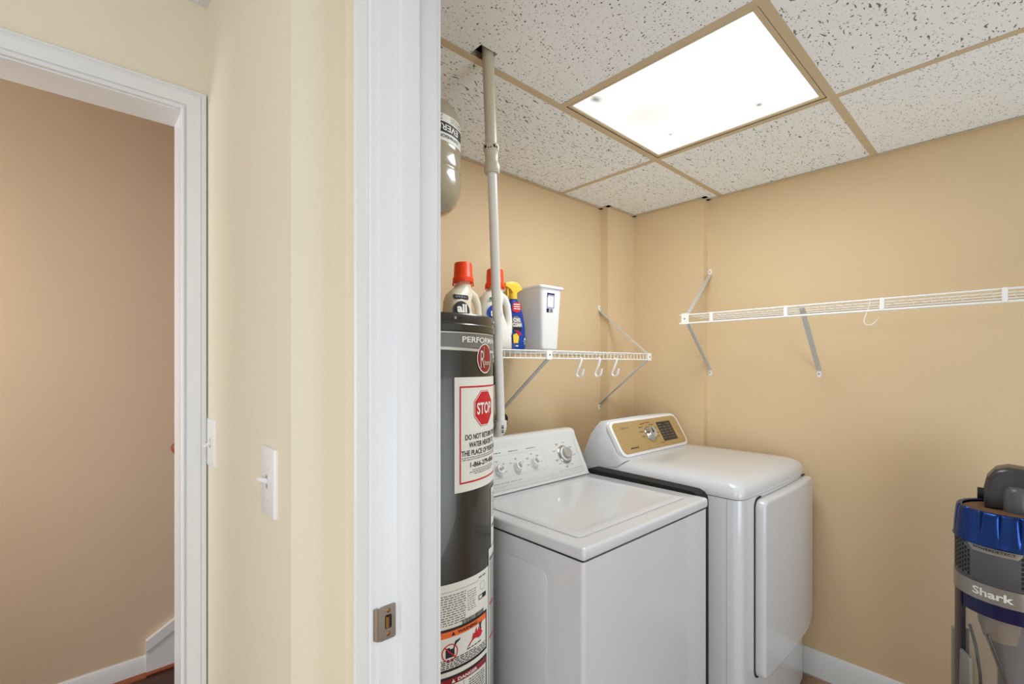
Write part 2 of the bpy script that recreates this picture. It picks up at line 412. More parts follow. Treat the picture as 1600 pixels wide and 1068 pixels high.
slab('ceiling_hall', M_white2, (-2.6, XD, -2.6, YW, HC, HC + 0.06))
slab('ceiling_stairwell', M_white2, (-1.7, 2.4, 1.685, 2.80, 3.1, 3.15))
# hall ceiling trim angle seen in the corner
bm = newbm(); box(bm, XS - 0.02, XS, 0.86, YW, HC - 0.006, HC, 0.001); box(bm, -1.0, XS - 0.0201, YW - 0.02, YW, HC - 0.006, HC, 0.001)

struct(mk('trim_1', bm, M_trim, smooth=0))

# ------------------------------------------------------------------ suspended ceiling
ceil = sroot('ceiling', (0, 0, CE))
bm = newbm(); box(bm, XI, 2.44, -1.6, 1.605, CE + 0.09, CE + 0.14)
mk('plenum_deck', bm, M_dark, ceil, smooth=0)
TX0, TX1 = 1.79, 1.814
T0, T1 = 1.185, 1.209
rows = [(1.073, 1.605), (0.4386, 1.048), (-0.195, 0.4140), (-0.83, -0.22), (-1.6, -0.855)]
bm = newbm()
def tee(x0, x1, y0, y1, up=0.03):
    box(bm, x0, x1, y0, y1, CE, CE + 0.0012)
    if x1 - x0 > y1 - y0: m_ = (y0 + y1) / 2; box(bm, x0, x1, m_ - .0008, m_ + .0008, CE + .0012, CE + up)
    else: m_ = (x0 + x1) / 2; box(bm, m_ - .0008, m_ + .0008, y0, y1, CE + .0012, CE + up)
tee(XI, 2.44, 1.048, 1.073); tee(XI, 2.44, 0.414, 0.4386); tee(XI, 2.44, -0.22, -0.195); tee(XI, 2.44, -0.855, -0.83)
for r0, r1 in rows: tee(TX0, TX1, r0, r1)
tee(T0, T1, 0.4386, 1.048); tee(T0, T1, -0.83, -0.22)
mk('ceiling_grid', bm, M_grid, ceil, smooth=0)
bm = newbm()      # wall angle
for b in ((XI, 2.144, 1.583, 1.605), (2.144 - .022, 2.396, 1.533, 1.555), (2.144 - .022, 2.144, 1.533, 1.605), (2.374, 2.396, 1.115, 1.555),
          (2.374, 2.44, 1.115, 1.137), (2.418, 2.44, -1.6, 1.137), (XI, XI + .022, -1.6, 1.605), (XI, 2.44, -1.6, -1.578)):
    box(bm, b[0], b[1], b[2], b[3], CE - 0.0025, CE - 0.0003)
mk('wall_angle', bm, M_grid, ceil, smooth=0)
def tile(x0, x1, y0, y1, m, notch=None, gap=0.0):
    bm = newbm(); g = 0.006; f = Fr((0, 0, CE + 0.0016), (1, 0, 0), (0, 1, 0))
    if notch:
        a, b, c = notch
        pts = [(x0 - g, y0 - g), (x1 + g, y0 - g), (x1 + g, y1 + g), (b, y1 + g), (b, c), (a, c), (a, y1 + g), (x0 - g, y1 + g)]
    else: pts = [(x0 - g, y0 - g), (x1 + g, y0 - g), (x1 + g, y1 + g), (x0 - g, y1 + g)]
    prism(bm, pts, f, 0, 0.014)
    mk('ceiling_tile', bm, m, ceil, smooth=0)
tile(XI, TX0, 1.073, 1.605, M_tw); tile(TX1, 2.44, 1.073, 1.605, M_tm)
tile(XI, T0, 0.4386, 1.048, M_td, notch=(0.806, 0.866, 1.000)); tile(TX1, 2.44, 0.4386, 1.048, M_tw2)
tile(XI, TX0, -0.195, 0.414, M_tw2); tile(TX1, 2.44, -0.195, 0.414, M_td)
tile(XI, T0, -0.83, -0.22, M_td); tile(TX1, 2.44, -0.83, -0.22, M_td)
tile(XI, TX0, -1.6, -0.855, M_td); tile(TX1, 2.44, -1.6, -0.855, M_td)

def troffer(y0, y1, label):
    x0, x1 = T1, TX0
    t = thing('ceiling_light', ((x0 + x1) / 2, (y0 + y1) / 2, CE), label, 'ceiling light')
    bm = newbm(); fw = 0.012
    z0, z1 = CE + 0.0015, CE + 0.012
    for b in ((x0 + .002, x1 - .002, y0 + .002, y0 + .002 + fw * 1.3), (x0 + .002, x1 - .002, y1 - .002 - fw, y1 - .002), (x0 + .002, x0 + .002 + fw, y0 + .015, y1 - .012), (x1 - .002 - fw, x1 - .002, y0 + .015, y1 - .012)):
        box(bm, b[0], b[1], b[2], b[3], z0, z1, 0.002, 1)
    mk('frame', bm, M_grid, t)
    bm = newbm(); box(bm, x0 + .012, x1 - .012, y0 + .016, y1 - .012, CE + 0.007, CE + 0.009)
    mk('diffuser', bm, M_diff, t, smooth=0)
    bm = newbm()      # housing above the diffuser
    for b in ((x0 + .004, x1 - .004, y0 + .004, y1 - .004, CE + .075, CE + .078), (x0 + .004, x0 + .006, y0 + .004, y1 - .004, CE + .012, CE + .075), (x1 - .006, x1 - .004, y0 + .004, y1 - .004, CE + .012, CE + .075),
              (x0 + .004, x1 - .004, y0 + .004, y0 + .006, CE + .012, CE + .075), (x0 + .004, x1 - .004, y1 - .006, y1 - .004, CE + .012, CE + .075)): box(bm, *b)
    mk('housing', bm, M_white2, t, smooth=0)
troffer(0.4386, 1.048, 'square recessed fluorescent light panel with stained glowing diffuser')

# ------------------------------------------------------------------ baseboards
def baseboard(name, p0, p1, nrm, h=0.088, t=0.013, m=M_trim, shoe=None):
    p0 = Vector(p0); p1 = Vector(p1); n_ = Vector(nrm)
    prof = [(0, 0), (t, 0), (t, h - .022), (t * .8, h - .016), (t * .75, h - .008), (t * .35, h), (0, h)]
    bm = newbm(); loft(bm, [[p + n_ * a + Vector((0, 0, b)) for a, b in prof] for p in (p0, p1)])
    o = struct(mk(name, bm, m, smooth=30))
    if shoe:
        bm = newbm(); pr = [(t, 0)] + [(t + .016 * math.cos(a), .018 * math.sin(a)) for a in (0, .4, .8, 1.2, PI / 2)]
        loft(bm, [[p + n_ * a + Vector((0, 0, b)) for a, b in pr] for p in (p0, p1)])
        mk('shoe_moulding', bm, shoe, o)
    return o
baseboard('baseboard_right', (2.44, -1.6, 0), (2.44, 1.137, 0), (-1, 0, 0), h=0.115)
baseboard('baseboard_back', (XI, 1.605, 0), (2.144, 1.605, 0), (0, -1, 0), h=0.115)
baseboard('baseboard_stairwell', (-1.6, 2.68, 0), (0.228, 2.68, 0), (0, -1, 0), h=0.09, shoe=M_wood)
# stair skirt board rising beside the first steps
bm = newbm(); f = Fr((0, 2.68, 0), (1, 0, 0), (0, 0, 1))
sl = math.tan(math.radians(31))
prism(bm, [(0.228, 0.012), (1.9, 0.012), (1.9, 0.155 + 1.672 * sl), (0.228, 0.155)], f, 0.0, 0.016)
sk = struct(mk('trim_2', bm, M_trim, smooth=0))
bm = newbm(); prism(bm, [(0.2279, 0.110), (1.9, 0.110 + 1.672 * sl), (1.9, 0.157 + 1.672 * sl), (0.2279, 0.157)], f, 0.0, 0.024); mk('cap_moulding', bm, M_trim, sk, smooth=0)
bm = newbm(); tube(bm, [(0.228, 2.660, 0.009), (0.6, 2.660, 0.009)], 0.009, 10); mk('shoe_moulding', bm, M_wood, sk)
# first stair treads (their edges turn off behind the wall)
bm = newbm()
for k in range(4): box(bm, 0.62 + k * .25, 1.9, 1.745, 2.655, k * .19, (k + 1) * .19)
st = tag(mk('staircase', bm, M_stairfloor, smooth=0), 'dark brown stair flight rising behind the doorway wall', 'stairs')
# oak handrail
h = thing('handrail', (0.30, 2.60, 0.98), 'reddish wooden handrail end peeking past the stair doorway jamb', 'handrail')
bm = newbm(); d_ = Vector((1, 0, sl)).normalized(); p0 = Vector((0.318, 2.60, 1.0))
pr = rrect(0.055, 0.058, 0.02, 4); up = Vector((0, 0, 1)); up = (up - d_ * up.dot(d_)).normalized(); sd = Vector((0, 1, 0))
loft(bm, [[p0 + d_ * a + sd * x * s_ + up * y * s_ for x, y in pr] for a, s_ in ((0, .55), (.008, .85), (.02, 1.0), (1.9, 1.0))])
mk('rail', bm, M_wood, h)
bm = newbm(); cyl(bm, (0.9, 2.6, 1.30), (0.9, 2.68, 1.22), 0.008); cyl(bm, (0.9, 2.672, 1.22), (0.9, 2.68, 1.22), 0.03); mk('wall_bracket', bm, M_brass, h)

# ------------------------------------------------------------------ door frames
def casing_profile():
    # (across, out) from inner edge to outer edge
    return [(0, 0), (0, .011), (.003, .013), (.007, .013), (.0085, .0080), (.0115, .0080), (.0135, .013), (.022, .0145), (.036, .0155), (.042, .0165), (.0445, .0130), (.047, .0130), (.050, .0170), (.0545, .0170), (.057, .014), (.057, 0)]
d1 = sroot('door_1', (XD, YJ, 0))
bm = newbm()      # left casing of laundry doorway: runs up, faces the hall (-X)
loft(bm, [[Vector((XD - o_, YJ + .005 + a, z)) for a, o_ in casing_profile()] for z in (0, 2.135 + .057)])
loft(bm, [[Vector((XD - o_, y, 2.135 + .0 + a)) for a, o_ in casing_profile()] for y in (-.05, YJ + .005)])
loft(bm, [[Vector((XD - o_, -.055 - a, z)) for a, o_ in casing_profile()] for z in (0, 2.135 + .057)])
mk('casing', bm, M_trim, d1, smooth=25)
bm = newbm()      # jamb boards and stop
box(bm, XD - .0005, XI + .0005, YJ, YJ + 0.012, 0, 2.142, 0.0012, 2); box(bm, XD - .0005, XI + .0005, -0.062, -0.05, 0, 2.142, 0.0012, 2); box(bm, XD, XI, -.05, YJ, 2.13, 2.142)
mk('jamb', bm, M_trim, d1)
bm = newbm()
for ys in (1, -1):
    yb = YJ if ys > 0 else -0.05
    pr = [(0.4025, 0), (0.4025, .008), (0.4035, .0105), (0.4055, .011), (0.4375, .011), (0.4385, .010), (0.4385, 0)]
    loft(bm, [[Vector((x, yb - ys * o_, z)) for x, o_ in pr] for z in (0, 2.13)])
box(bm, .4025, .4385, -.05, YJ, 2.119, 2.13)
mk('door_stop', bm, M_trim, d1, smooth=40)
bm = newbm(); box(bm, .4386, .4402, YJ - .0012, YJ + .001, 0, 2.13); mk('dark_seam', bm, M_grey_ink, d1, smooth=0)  # thin dark line along the back edge of the stop
bm = newbm()      # laundry side casing
loft(bm, [[Vector((XI + o_, YJ + .005 + a, z)) for a, o_ in casing_profile()] for z in (0, 2.2)])
mk('inner_casing', bm, M_trim, d1, smooth=25)
# strike plate, lip bent over the jamb edge
bm = newbm(); zc = CAMZ - 0.429; hh = 0.0285
f = Fr((XD, YJ - 0.0001, zc), (1, 0, 0), (0, 0, 1))
out = rrect(0.029, 2 * hh, 0.003, 3, 0.0155, 0)
hole = rrect(0.0125, 0.0235, 0.003, 3, 0.0165, 0.001)
for c_ in (0.0, 0.0015): band(bm, f, out, hole, c_)
for q in (out, hole):
    a = [bm.verts.new(f(x, y, 0)) for x, y in q]; b = [bm.verts.new(f(x, y, 0.0015)) for x, y in q]; bridge(bm, a, b)
lip = [(0.002, 0.0015), (-0.0015, 0.0012), (-0.0045, -0.0008), (-0.0075, -0.0045), (-0.0085, -0.0078)]
rs = []
for i, (a, c_) in enumerate(lip):
    hz = hh * (1 - 0.10 * (i / 4) ** 2) - .001
    rs.append([bm.verts.new(f(a, b, c_)) for b in [hz * (-1 + 2 * j / 6) for j in range(7)]])
for p, q in zip(rs, rs[1:]):
    for j in range(6): bm.faces.new((p[j], q[j], q[j + 1], p[j + 1]))
sp = mk('strike_plate', bm, M_steel, d1, label='brushed nickel strike plate')
bm = newbm(); quad(bm, f, 0.0098, 0.0232, -0.0115, 0.0135, 0.0004); mk('latch_hole', bm, M_dark, sp, smooth=0)
bm = newbm(); cyl(bm, f(0.0150, -.009, .0006), f(0.0150, .010, .0006), .0035, .0035, 12); mk('latch_cup', bm, M_brass, sp)
for b_ in (-0.0195, 0.0195):
    bm = newbm(); lathe(bm, [(0, .0016), (.0010, .0014), (.0014, .0022), (.0036, .0019), (.0042, .0012)], f(0.0165, b_, 0), f.n, 16)
    mk('screw', bm, M_brass, sp, label='brass screw')

d2 = sroot('door_2', (DX1, YW, 0))
bm = newbm()
loft(bm, [[Vector((DX1 - .001 + a * 1.04, YW - o_, z if z == 0 else DZ + .004 + a * 1.0)) for a, o_ in casing_profile()] for z in (0, 1)])
loft(bm, [[Vector((x if x < -.5 else DX1 - .001 + a * 1.04, YW - o_, DZ + .004 + a)) for a, o_ in casing_profile()] for x in (DX0 - .05, 0.2)])
loft(bm, [[Vector((DX0 - a, YW - o_, z)) for a, o_ in casing_profile()] for z in (0, DZ + .05)])
mk('casing', bm, M_trim, d2, smooth=25)
bm = newbm(); box(bm, DX1, DX1 + .012, YW - .0005, 1.6875, 0, DZ + .012); box(bm, DX0 - .012, DX0, YW - .0005, 1.6875, 0, DZ + .012); box(bm, DX0, DX1, YW - .0005, 1.6875, DZ, DZ + .012)
mk('jamb', bm, M_trim, d2, smooth=0)

# ------------------------------------------------------------------ light switches on the hall wall (x = XS)
def switch(yc, zc, label, up=True):
    t = thing('light_switch', (XS, yc, zc), label, 'light switch')
    f = Fr((XS, yc, zc), (0, -1, 0), (0, 0, 1))        # normal = -X
    bm = newbm(); prism(bm, rrect(0.088, 0.130, 0.004, 3), f, 0.0, 0.0065, bev=0.004, seg=3); mk('cover_plate', bm, M_white2, t)
    bm = newbm(); quad(bm, f, -.0055, .0055, -.0125, .0125, .0067); mk('toggle_slot', bm, M_lgrey_ink, t, smooth=0)
    bm = newbm(); s_ = 1 if up else -1
    ra = [f(x, y, .004) for x, y in rrect(.0085, .012, .002, 2)]; rb = [f(x, y + s_ * .004, .014) for x, y in rrect(.0075, .009, .002, 2)]; rc = [f(x, y + s_ * .008, .0235) for x, y in rrect(.0065, .0065, .002, 2)]
    loft(bm, [ra, rb, rc]); mk('toggle', bm, M_white2, t)
    for b in (-.030, .030):
        bm = newbm(); lathe(bm, [(0, .0078), (.002, .0076), (.0032, .0066)], f(0, b, 0), f.n, 14); mk('screw', bm, M_white2, t)
switch(0.973, 1.170, 'white toggle light switch nearest the outer corner of the cream wall')
switch(1.489, 1.180, 'white toggle light switch tight beside the stair doorway casing', up=False)

# ------------------------------------------------------------------ water heater
HX, HY, HR = 0.700, 1.135, 0.200
HTOP = 1.517
base_dir = math.atan2(-HY, -HX)
def cylmap(cx, cy, R):
    def f(a, z, c=0.0):            # a = arc length to the right (as seen), measured from the camera-facing line
        ang = base_dir + a / R; r = R + c
        return Vector((cx + r * math.cos(ang), cy + r * math.sin(ang), z))
    return f
HF = cylmap(HX, HY, HR)
def wrapped(bm, seglen=0.012):
    for it in range(4):
        es = [e for e in bm.edges if e.calc_length() > seglen * 1.7]
        if not es: break
        bmesh.ops.subdivide_edges(bm, edges=es, cuts=1, use_grid_fill=False)
        bmesh.ops.triangulate(bm, faces=[f for f in bm.faces if len(f.verts) > 4])
def resnap(bm, cx, cy, r):
    for v in bm.verts:
        d = Vector((v.co.x - cx, v.co.y - cy, 0))
        if d.length > 1e-6: d = d.normalized() * r; v.co.x = cx + d.x; v.co.y = cy + d.y
heater = thing('water_heater', (HX, HY, 0), 'tall dark grey cylindrical water heater covered in labels beside the washer', 'water heater')
bm = newbm(); lathe(bm, [(0, .03), (HR - .01, .03), (HR, .04), (HR, 1.484)], (HX, HY, 0), n=96); mk('tank_jacket', bm, M_heater, heater)
bm = newbm(); lathe(bm, [(HR - .012, 0), (HR - .012, .035), (0, .035)], (HX, HY, 0), n=64); mk('base_pan', bm, M_dark, heater)
bm = newbm(); lathe(bm, [(HR - .004, 1.472), (HR + .0045, 1.474), (HR + .005, 1.489), (HR + .0025, 1.492), (HR + .0025, HTOP - .005), (HR - .001, HTOP), (HR - .008, HTOP + .001), (0, HTOP + .004)], (HX, HY, 0), n=96)
lid = mk('lid', bm, M_heater, heater)
for a in (0.083, 0.252):
    bm = newbm(); p = HF(a, 1.504, 0.002); q = HF(a, 1.504, 0.008); lathe(bm, [(.0045, 0), (.0045, .002), (.003, .004), (0, .0045)], p, q - p, 14)
    mk('screw', bm, M_screw, lid, label='zinc lid screw')
bm = newbm(); quad(bm, HF, -.35, .45, 1.433, 1.468, .0006, 80); wrapped(bm); mk('grey_band', bm, M_heater_band, heater)
bm = newbm()
def stripe(z0, w_, dz=0.0):
    n_ = 90
    cols = []
    for i in range(n_ + 1):
        a = -.35 + .8 * i / n_; cols.append([bm.verts.new(HF(a, z0 + b + dz * (a - .02), .0010)) for b in (0, w_)])
    for p, q in zip(cols, cols[1:]): bm.faces.new((p[0], q[0], q[1], p[1]))
stripe(1.468, .003); stripe(1.428, .007, -0.03)
mk('silver_stripe', bm, M_silver, heater)
bm = newbm(); text(bm, 'PERFORMANCE', HF, 0.104, 1.4535, 0.0145, 0.20, bold=.02, align='l', c=.0014); mk('lettering', bm, M_label, heater, smooth=0, label='white letters')
# round maker badge
BA, BZ = 0.190, 1.407
def circ(r, n=48, cx=0, cy=0, k=1.0): return [(cx + r * math.cos(2 * PI * i / n), cy + r * k * math.sin(2 * PI * i / n)) for i in range(n)]
bm = newbm(); band(bm, HF, circ(.0365, cx=BA, cy=BZ, k=1.05), circ(.034, cx=BA, cy=BZ, k=1.05), .0018); badge_rim = bm
badge = newbm(); polyflat(badge, HF, circ(.034, cx=BA, cy=BZ, k=1.05), .0016); wrapped(badge, .008); resnap(badge, HX, HY, HR + .0016)
bd = mk('badge', badge, M_crimson, heater, label='dark red round badge')
mk('badge_rim', bm, M_label, bd)
bm = newbm(); text(bm, 'R', HF, BA - .013, BZ - .002, .044, .020, c=.0024); text(bm, 'heem', HF, BA + .0115, BZ - .010, .0150, .032, bold=.01, c=.0024)
quad(bm, HF, BA - .0075, BA - .0060, BZ + .004, BZ + .031, .0024); mk('lettering', bm, M_silver, bd, smooth=0)

# STOP notice: a sheet wrapped round the jacket
LA0, LA1, LZ0, LZ1 = 0.082, 0.292, 1.079, 1.360
bm = newbm(); quad(bm, HF, LA0, LA1, LZ0, LZ1, .0012, 40); lab = mk('stop_notice', bm, M_label, heater, label='white paper notice with red border and stop sign')
c1 = (LA0 + LA1) / 2
bm = newbm(); t_ = .004
for (a, b, c_, d_) in ((LA0 + .014, LA1 - .014, LZ1 - .026, LZ1 - .026 + t_), (LA0 + .014, LA1 - .014, LZ0 + .020, LZ0 + .020 + t_)): quad(bm, HF, a, b, c_, d_, .0018, 40)
for a in (LA0 + .014, LA1 - .014 - t_): quad(bm, HF, a, a + t_, LZ0 + .020, LZ1 - .022, .0018)
mk('border', bm, M_red, lab)
oc = [(c1 + .049 * math.cos(PI / 8 + PI / 4 * i), LZ1 - .080 + .049 * math.sin(PI / 8 + PI / 4 * i)) for i in range(8)]
def scale_poly(p, k, c): return [(c[0] + (x - c[0]) * k, c[1] + (y - c[1]) * k) for x, y in p]
bm = newbm(); polyflat(bm, HF, oc, .0018); wrapped(bm, .008); resnap(bm, HX, HY, HR + .0018); og = mk('stop_sign', bm, M_red, lab)
bm = newbm(); cc = (c1, LZ1 - .080); band(bm, HF, scale_poly(oc, .97, cc), scale_poly(oc, .93, cc), .0026)
wrapped(bm, .006); resnap(bm, HX, HY, HR + .0026)
b2 = newbm(); text(b2, 'STOP', HF, c1, LZ1 - .080, .030, .070, bold=.025, c=.0028); mk('stop_lettering', b2, M_label, lab, smooth=0)
mk('sign_outline', bm, M_label, lab)
bm = newbm()
text(bm, 'DO NOT RETURN THIS', HF, c1, LZ1 - .1485, .0135, .148, bold=.02, c=.0020)
text(bm, 'WATER HEATER TO', HF, c1, LZ1 - .1680, .0135, .124, bold=.02, c=.0020)
text(bm, 'THE PLACE OF PURCHASE', HF, c1, LZ1 - .1875, .0135, .172, bold=.02, c=.0020)
text(bm, '1-866-279-4566', HF, c1, LZ1 - .2180, .0130, .116, bold=.02, c=.0020)
mk('notice_lettering', bm, M_ink, lab, smooth=0)
bm = newbm(); rn = random.Random(3)
for z, w_ in ((LZ1 - .2000, .170), (LZ1 - .2050, .165), (LZ1 - .2320, .10), (LZ1 - .2370, .12), (LZ1 - .2420, .085)): dashes(bm, HF, c1 - w_ / 2, c1 + w_ / 2, z, .0020, rn, .0020, .008, .002)
mk('fine_print', bm, M_grey_ink, lab, smooth=0)

# big lower data label
bm = newbm(); quad(bm, HF, -.26, 0.209, 0.30, 0.864, .0012, 60); low = mk('data_label', bm, M_label, heater, label='large white data and warning label')
bm = newbm(); rn = random.Random(11)
for i in range(13):
    z = .835 - i * .0058
    dashes(bm, HF, .005, .115 - .0 * i, z, .0024, rn, .0018, .010, .003)
    if i < 9: dashes(bm, HF, .120, .150, z - .004, .0018, rn, .0018, .008, .003)
for i in range(3): dashes(bm, HF, .005, .05, .752 - i * .0065, .0022, rn, .0018, .010, .003)
for a, b, z in ((.0, .160, .845), (.0, .160, .757)): quad(bm, HF, a, b, z, z + .0008, .0018, 12)
quad(bm, HF, .112, .1128, .757, .80, .0018)
dashes(bm, HF, .160, .192, .850, .004, rn, .0018, .012, .003)
band(bm, HF, circ(.011, 24, .176, .828), circ(.0103, 24, .176, .828), .0018)
mk('fine_print', bm, M_grey_ink, low, smooth=0)
bm = newbm()      # barcode
a = .104
while a < .182:
    w_ = rn.choice((.0008, .0014, .0022)); quad(bm, HF, a, a + w_, .756, .768, .0020); a += w_ + rn.choice((.0010, .0018))
band(bm, HF, rrect(.034, .012, .003, 3, .176, .801), rrect(.030, .008, .002, 3, .176, .801), .0020); quad(bm, HF, .175, .192, .797, .806, .0020)
mk('barcode', bm, M_ink, low, smooth=0)
def hazard(z0, z1, word, mcol, mtxt, name):
    bm = newbm(); A0, A1 = -.22, .198; t_ = .0050
    quad(bm, HF, A0, A1, z1 - .006, z1, .0018, 50); quad(bm, HF, A0, A1, z0, z0 + .006, .0018, 50); quad(bm, HF, A1 - t_, A1, z0, z1, .0018)
    hz = mk(name, bm, M_ink, low, smooth=0)
    bm = newbm(); quad(bm, HF, A0, A1 - t_, z1 - .021, z1 - .006, .0018, 50); mk(name + '_header', bm, mcol, low, smooth=0)
    bm = newbm(); text(bm, word, HF, .122, z1 - .0135, .0085, .062, bold=.03, c=.0024)
    b_ = z1 - .0175; vs = [bm.verts.new(HF(x, y, .0024)) for x, y in ((.074, b_), (.084, b_), (.079, b_ + .009))]; bm.faces.new(vs)
    mk(name + '_lettering', bm, mtxt, low, smooth=0)
hazard(.655, .757, 'WARNING', M_orange_ink, M_ink, 'warning_panel')
hazard(.50, .643, 'DANGER', M_crimson, M_label, 'danger_panel')
# warning pictograms
bm = newbm(); band(bm, HF, circ(.021, 36, .070, .700), circ(.0185, 36, .070, .700), .0024)
p = [(.055, .7145), (.057, .7165), (.086, .6865), (.084, .6845)]; bm.faces.new([bm.verts.new(HF(x, y, .0028)) for x, y in p])
fl = [(.118, .694), (.168, .703), (.176, .712), (.170, .716), (.172, .724), (.164, .719), (.160, .730), (.154, .719), (.150, .733), (.143, .716), (.138, .722), (.134, .708)]
polyflat(bm, HF, fl, .0022); mk('red_pictogram', bm, M_red, low, smooth=0)
bm = newbm(); quad(bm, HF, .059, .082, .688, .708, .0020); quad(bm, HF, .062, .070, .708, .712, .0020)
polyflat(bm, HF, [(.078, .706), (.082, .708), (.087, .720), (.098, .724), (.098, .727), (.084, .724)], .0020)
polyflat(bm, HF, [(.164, .722), (.168, .722), (.168, .729), (.173, .738), (.171, .740), (.166, .733), (.164, .741), (.161, .740), (.162, .730)], .0026)
mk('black_pictogram', bm, M_ink, low, smooth=0)
bm = newbm(); dashes(bm, HF, .118, .170, .6895, .0025, rn, .0020, .012, .003)
for i in range(6): dashes(bm, HF, .0, .19 if i else .15, .682 - i * .0045 + 0.0, .0022, rn, .0020, .010, .003)
for i in range(9): dashes(bm, HF, .125, .185, .612 - i * .006, .0022, rn, .0020, .008, .002)
quad(bm, HF, .108, .109, .55, .62, .002)
mk('caution_print', bm, M_ink, low, smooth=0)
# narrow side label at the right edge and upper slip
bm = newbm(); quad(bm, HF, .213, .36, 0.40, .905, .0012, 24); side = mk('instruction_label', bm, M_label, heater, label='narrow white instruction label at the right edge')
bm = newbm(); quad(bm, HF, .218, .35, .872, .882, .0018, 16)
for i in range(66): dashes(bm, HF, .220, .34, .864 - i * .0062, .0030, rn, .0018, .010, .002)
mk('fine_print', bm, M_grey_ink, side, smooth=0)
bm = newbm()
for z in (.757, .668): quad(bm, HF, .217, .25, z, z + .006, .0020, 4)
mk('red_mark', bm, M_red, side, smooth=0)
bm = newbm(); quad(bm, HF, .232, .34, .907, 1.062, .0012, 14); up_ = mk('serial_label', bm, M_label, heater)
bm = newbm(); dashes(bm, HF, .240, .30, .955, .008, rn, .0018, .010, .003)
for i in range(9): dashes(bm, HF, .238, .33, 1.045 - i * .0075, .0025, rn, .0018, .01, .003)
mk('fine_print', bm, M_grey_ink, up_, smooth=0)
# hot and cold stubs on the lid


# ------------------------------------------------------------------ expansion tank
TR = 0.111; TF = cylmap(HX, HY, TR)
tank = thing('expansion_tank', (HX, HY, 1.80), 'taupe expansion tank with upside down label above the water heater', 'expansion tank')
prof = [(0, 1.795), (.02, 1.795), (.02, 1.805), (.05, 1.808), (.080, 1.818), (.098, 1.834), (.1075, 1.853), (.1105, 1.87), (.1105, 1.905), (.1095, 1.911), (.1085, 1.914), (.1095, 1.917), (.1105, 1.923), (.1105, 1.950),
        (.1095, 1.956), (.1085, 1.958), (.1095, 1.961), (.1105, 1.966), (.1105, 2.050), (.107, 2.070), (.095, 2.090), (.075, 2.103), (.045, 2.112), (0, 2.116)]
bm = newbm(); lathe(bm, prof, (HX, HY, 0), n=72); mk('tank_shell', bm, M_tank, tank)
bm = newbm(); cyl(bm, (HX, HY, HTOP + .005), (HX, HY, 1.796), .011, n=20); cyl(bm, (HX, HY, 1.60), (HX, HY, 1.64), .015, n=20); mk('copper_riser', bm, M_copper, tank)
bm = newbm(); quad(bm, TF, -.16, .148, 1.972, 2.042, .0008, 30); tl = mk('label_band', bm, M_label, tank)
bm = newbm(); quad(bm, TF, -.16, .142, 1.994, 2.021, .0013, 30); mk('label_stripe', bm, M_ink, tl)
bm = newbm(); text(bm, 'EVERBILT', TF, .058, 2.0075, .0165, .118, bold=.02, rot=PI, c=.0018); mk('brand_lettering', bm, M_label, tl, smooth=0)
bm = newbm(); text(bm, 'EXPANSION TANK', TF, .062, 1.9845, .0085, .112, bold=.015, rot=PI, c=.0014); rn = random.Random(5)
for z in (2.026, 2.031, 2.036):
    dashes(bm, TF, .0, .058, z, .0020, rn, .0014, .009, .002); dashes(bm, TF, .085, .14, z, .0016, rn, .0014, .007, .002)
mk('fine_print', bm, M_ink, tl, smooth=0)

# ------------------------------------------------------------------ white overflow pipe
pt = Vector((0.846, 1.022, CE + 0.05)); pb = Vector((0.923, 1.054, 1.222))
def pz(z): t_ = (pt.z - z) / (pt.z - pb.z); return pt.lerp(pb, t_)
pipe = thing('drain_pipe', pz(1.2), 'thin white plastic pipe hanging from the ceiling in front of the shelf', 'pipe')
bm = newbm(); cyl(bm, pt, pz(1.99), .0165, n=28); mk('upper_pipe', bm, M_pvcold, pipe, label='yellowed upper length of pipe')
dn = (pb - pt).normalized()
bm = newbm(); lathe(bm, [(.0165, 0), (.0215, .001), (.0225, .004), (.0225, .018), (.0205, .021), (.0190, .024), (.0185, .048), (.0215, .054), (.0225, .058), (.0225, .076), (.0205, .080), (.0135, .080)], pz(2.015), dn, 32)
cp = mk('coupling', bm, M_pvcold, pipe)
bm = newbm(); cyl(bm, pz(1.96), pb, .0134, n=28); mk('lower_pipe', bm, M_pvc, pipe)
# printed code on the coupling
u_ = Vector((0.736, -0.677, 0)); toc = Vector((-0.63, -0.77, 0)).normalized()
def cylf(center, R):
    def f(a, z, c=0): 
        ang = math.atan2(-center.y, -center.x) + a / R; return Vector((pz(z).x + (R + c) * math.cos(ang), pz(z).y + (R + c) * math.sin(ang), z))
    return f
pf = cylf(pz(2.0), .0225); bm = newbm()
for a, b, z in ((-.022, -.014, 2.003), (-.010, -.006, 2.001), (-.003, .001, 2.002), (.006, .012, 2.004), (.013, .016, 2.004), (.017, .022, 2.003)): quad(bm, pf, a, b, z - .004, z + (.004 if b - a > .004 else -.001), .0006, 3)
mk('printed_code', bm, M_ink, cp, smooth=0)
# elbow turning back
bm = newbm(); hd = Vector((0, 1, 0)); rb = .017
bend = [pb + Vector((0, 0, .004)), pb + Vector((0, 0, -.012))] + [pb + Vector((0, 0, -.012)) + hd * (rb - rb * math.cos(t_)) + Vector((0, 0, -rb * math.sin(t_))) for t_ in (PI / 8, PI / 4, 3 * PI / 8, PI / 2)]
bend.append(bend[-1] + hd * .02)
tube(bm, bend, .0185, 24); el = mk('elbow', bm, M_pvc, pipe)
bm = newbm(); cyl(bm, bend[-1] - hd * .004, Vector((0.923, 1.604, bend[-1].z)), .0134, n=20); mk('branch_pipe', bm, M_pvc, pipe)
ef = cylf(pb, .0185); bm = newbm(); [quad(bm, ef, .002, .009, 1.192 + i_ * .0062, 1.192 + i_ * .0062 + w_, .0008, 2) for i_, w_ in enumerate((.004, .0025, .0045, .003))]; mk('printed_code', bm, M_ink, el, smooth=0)

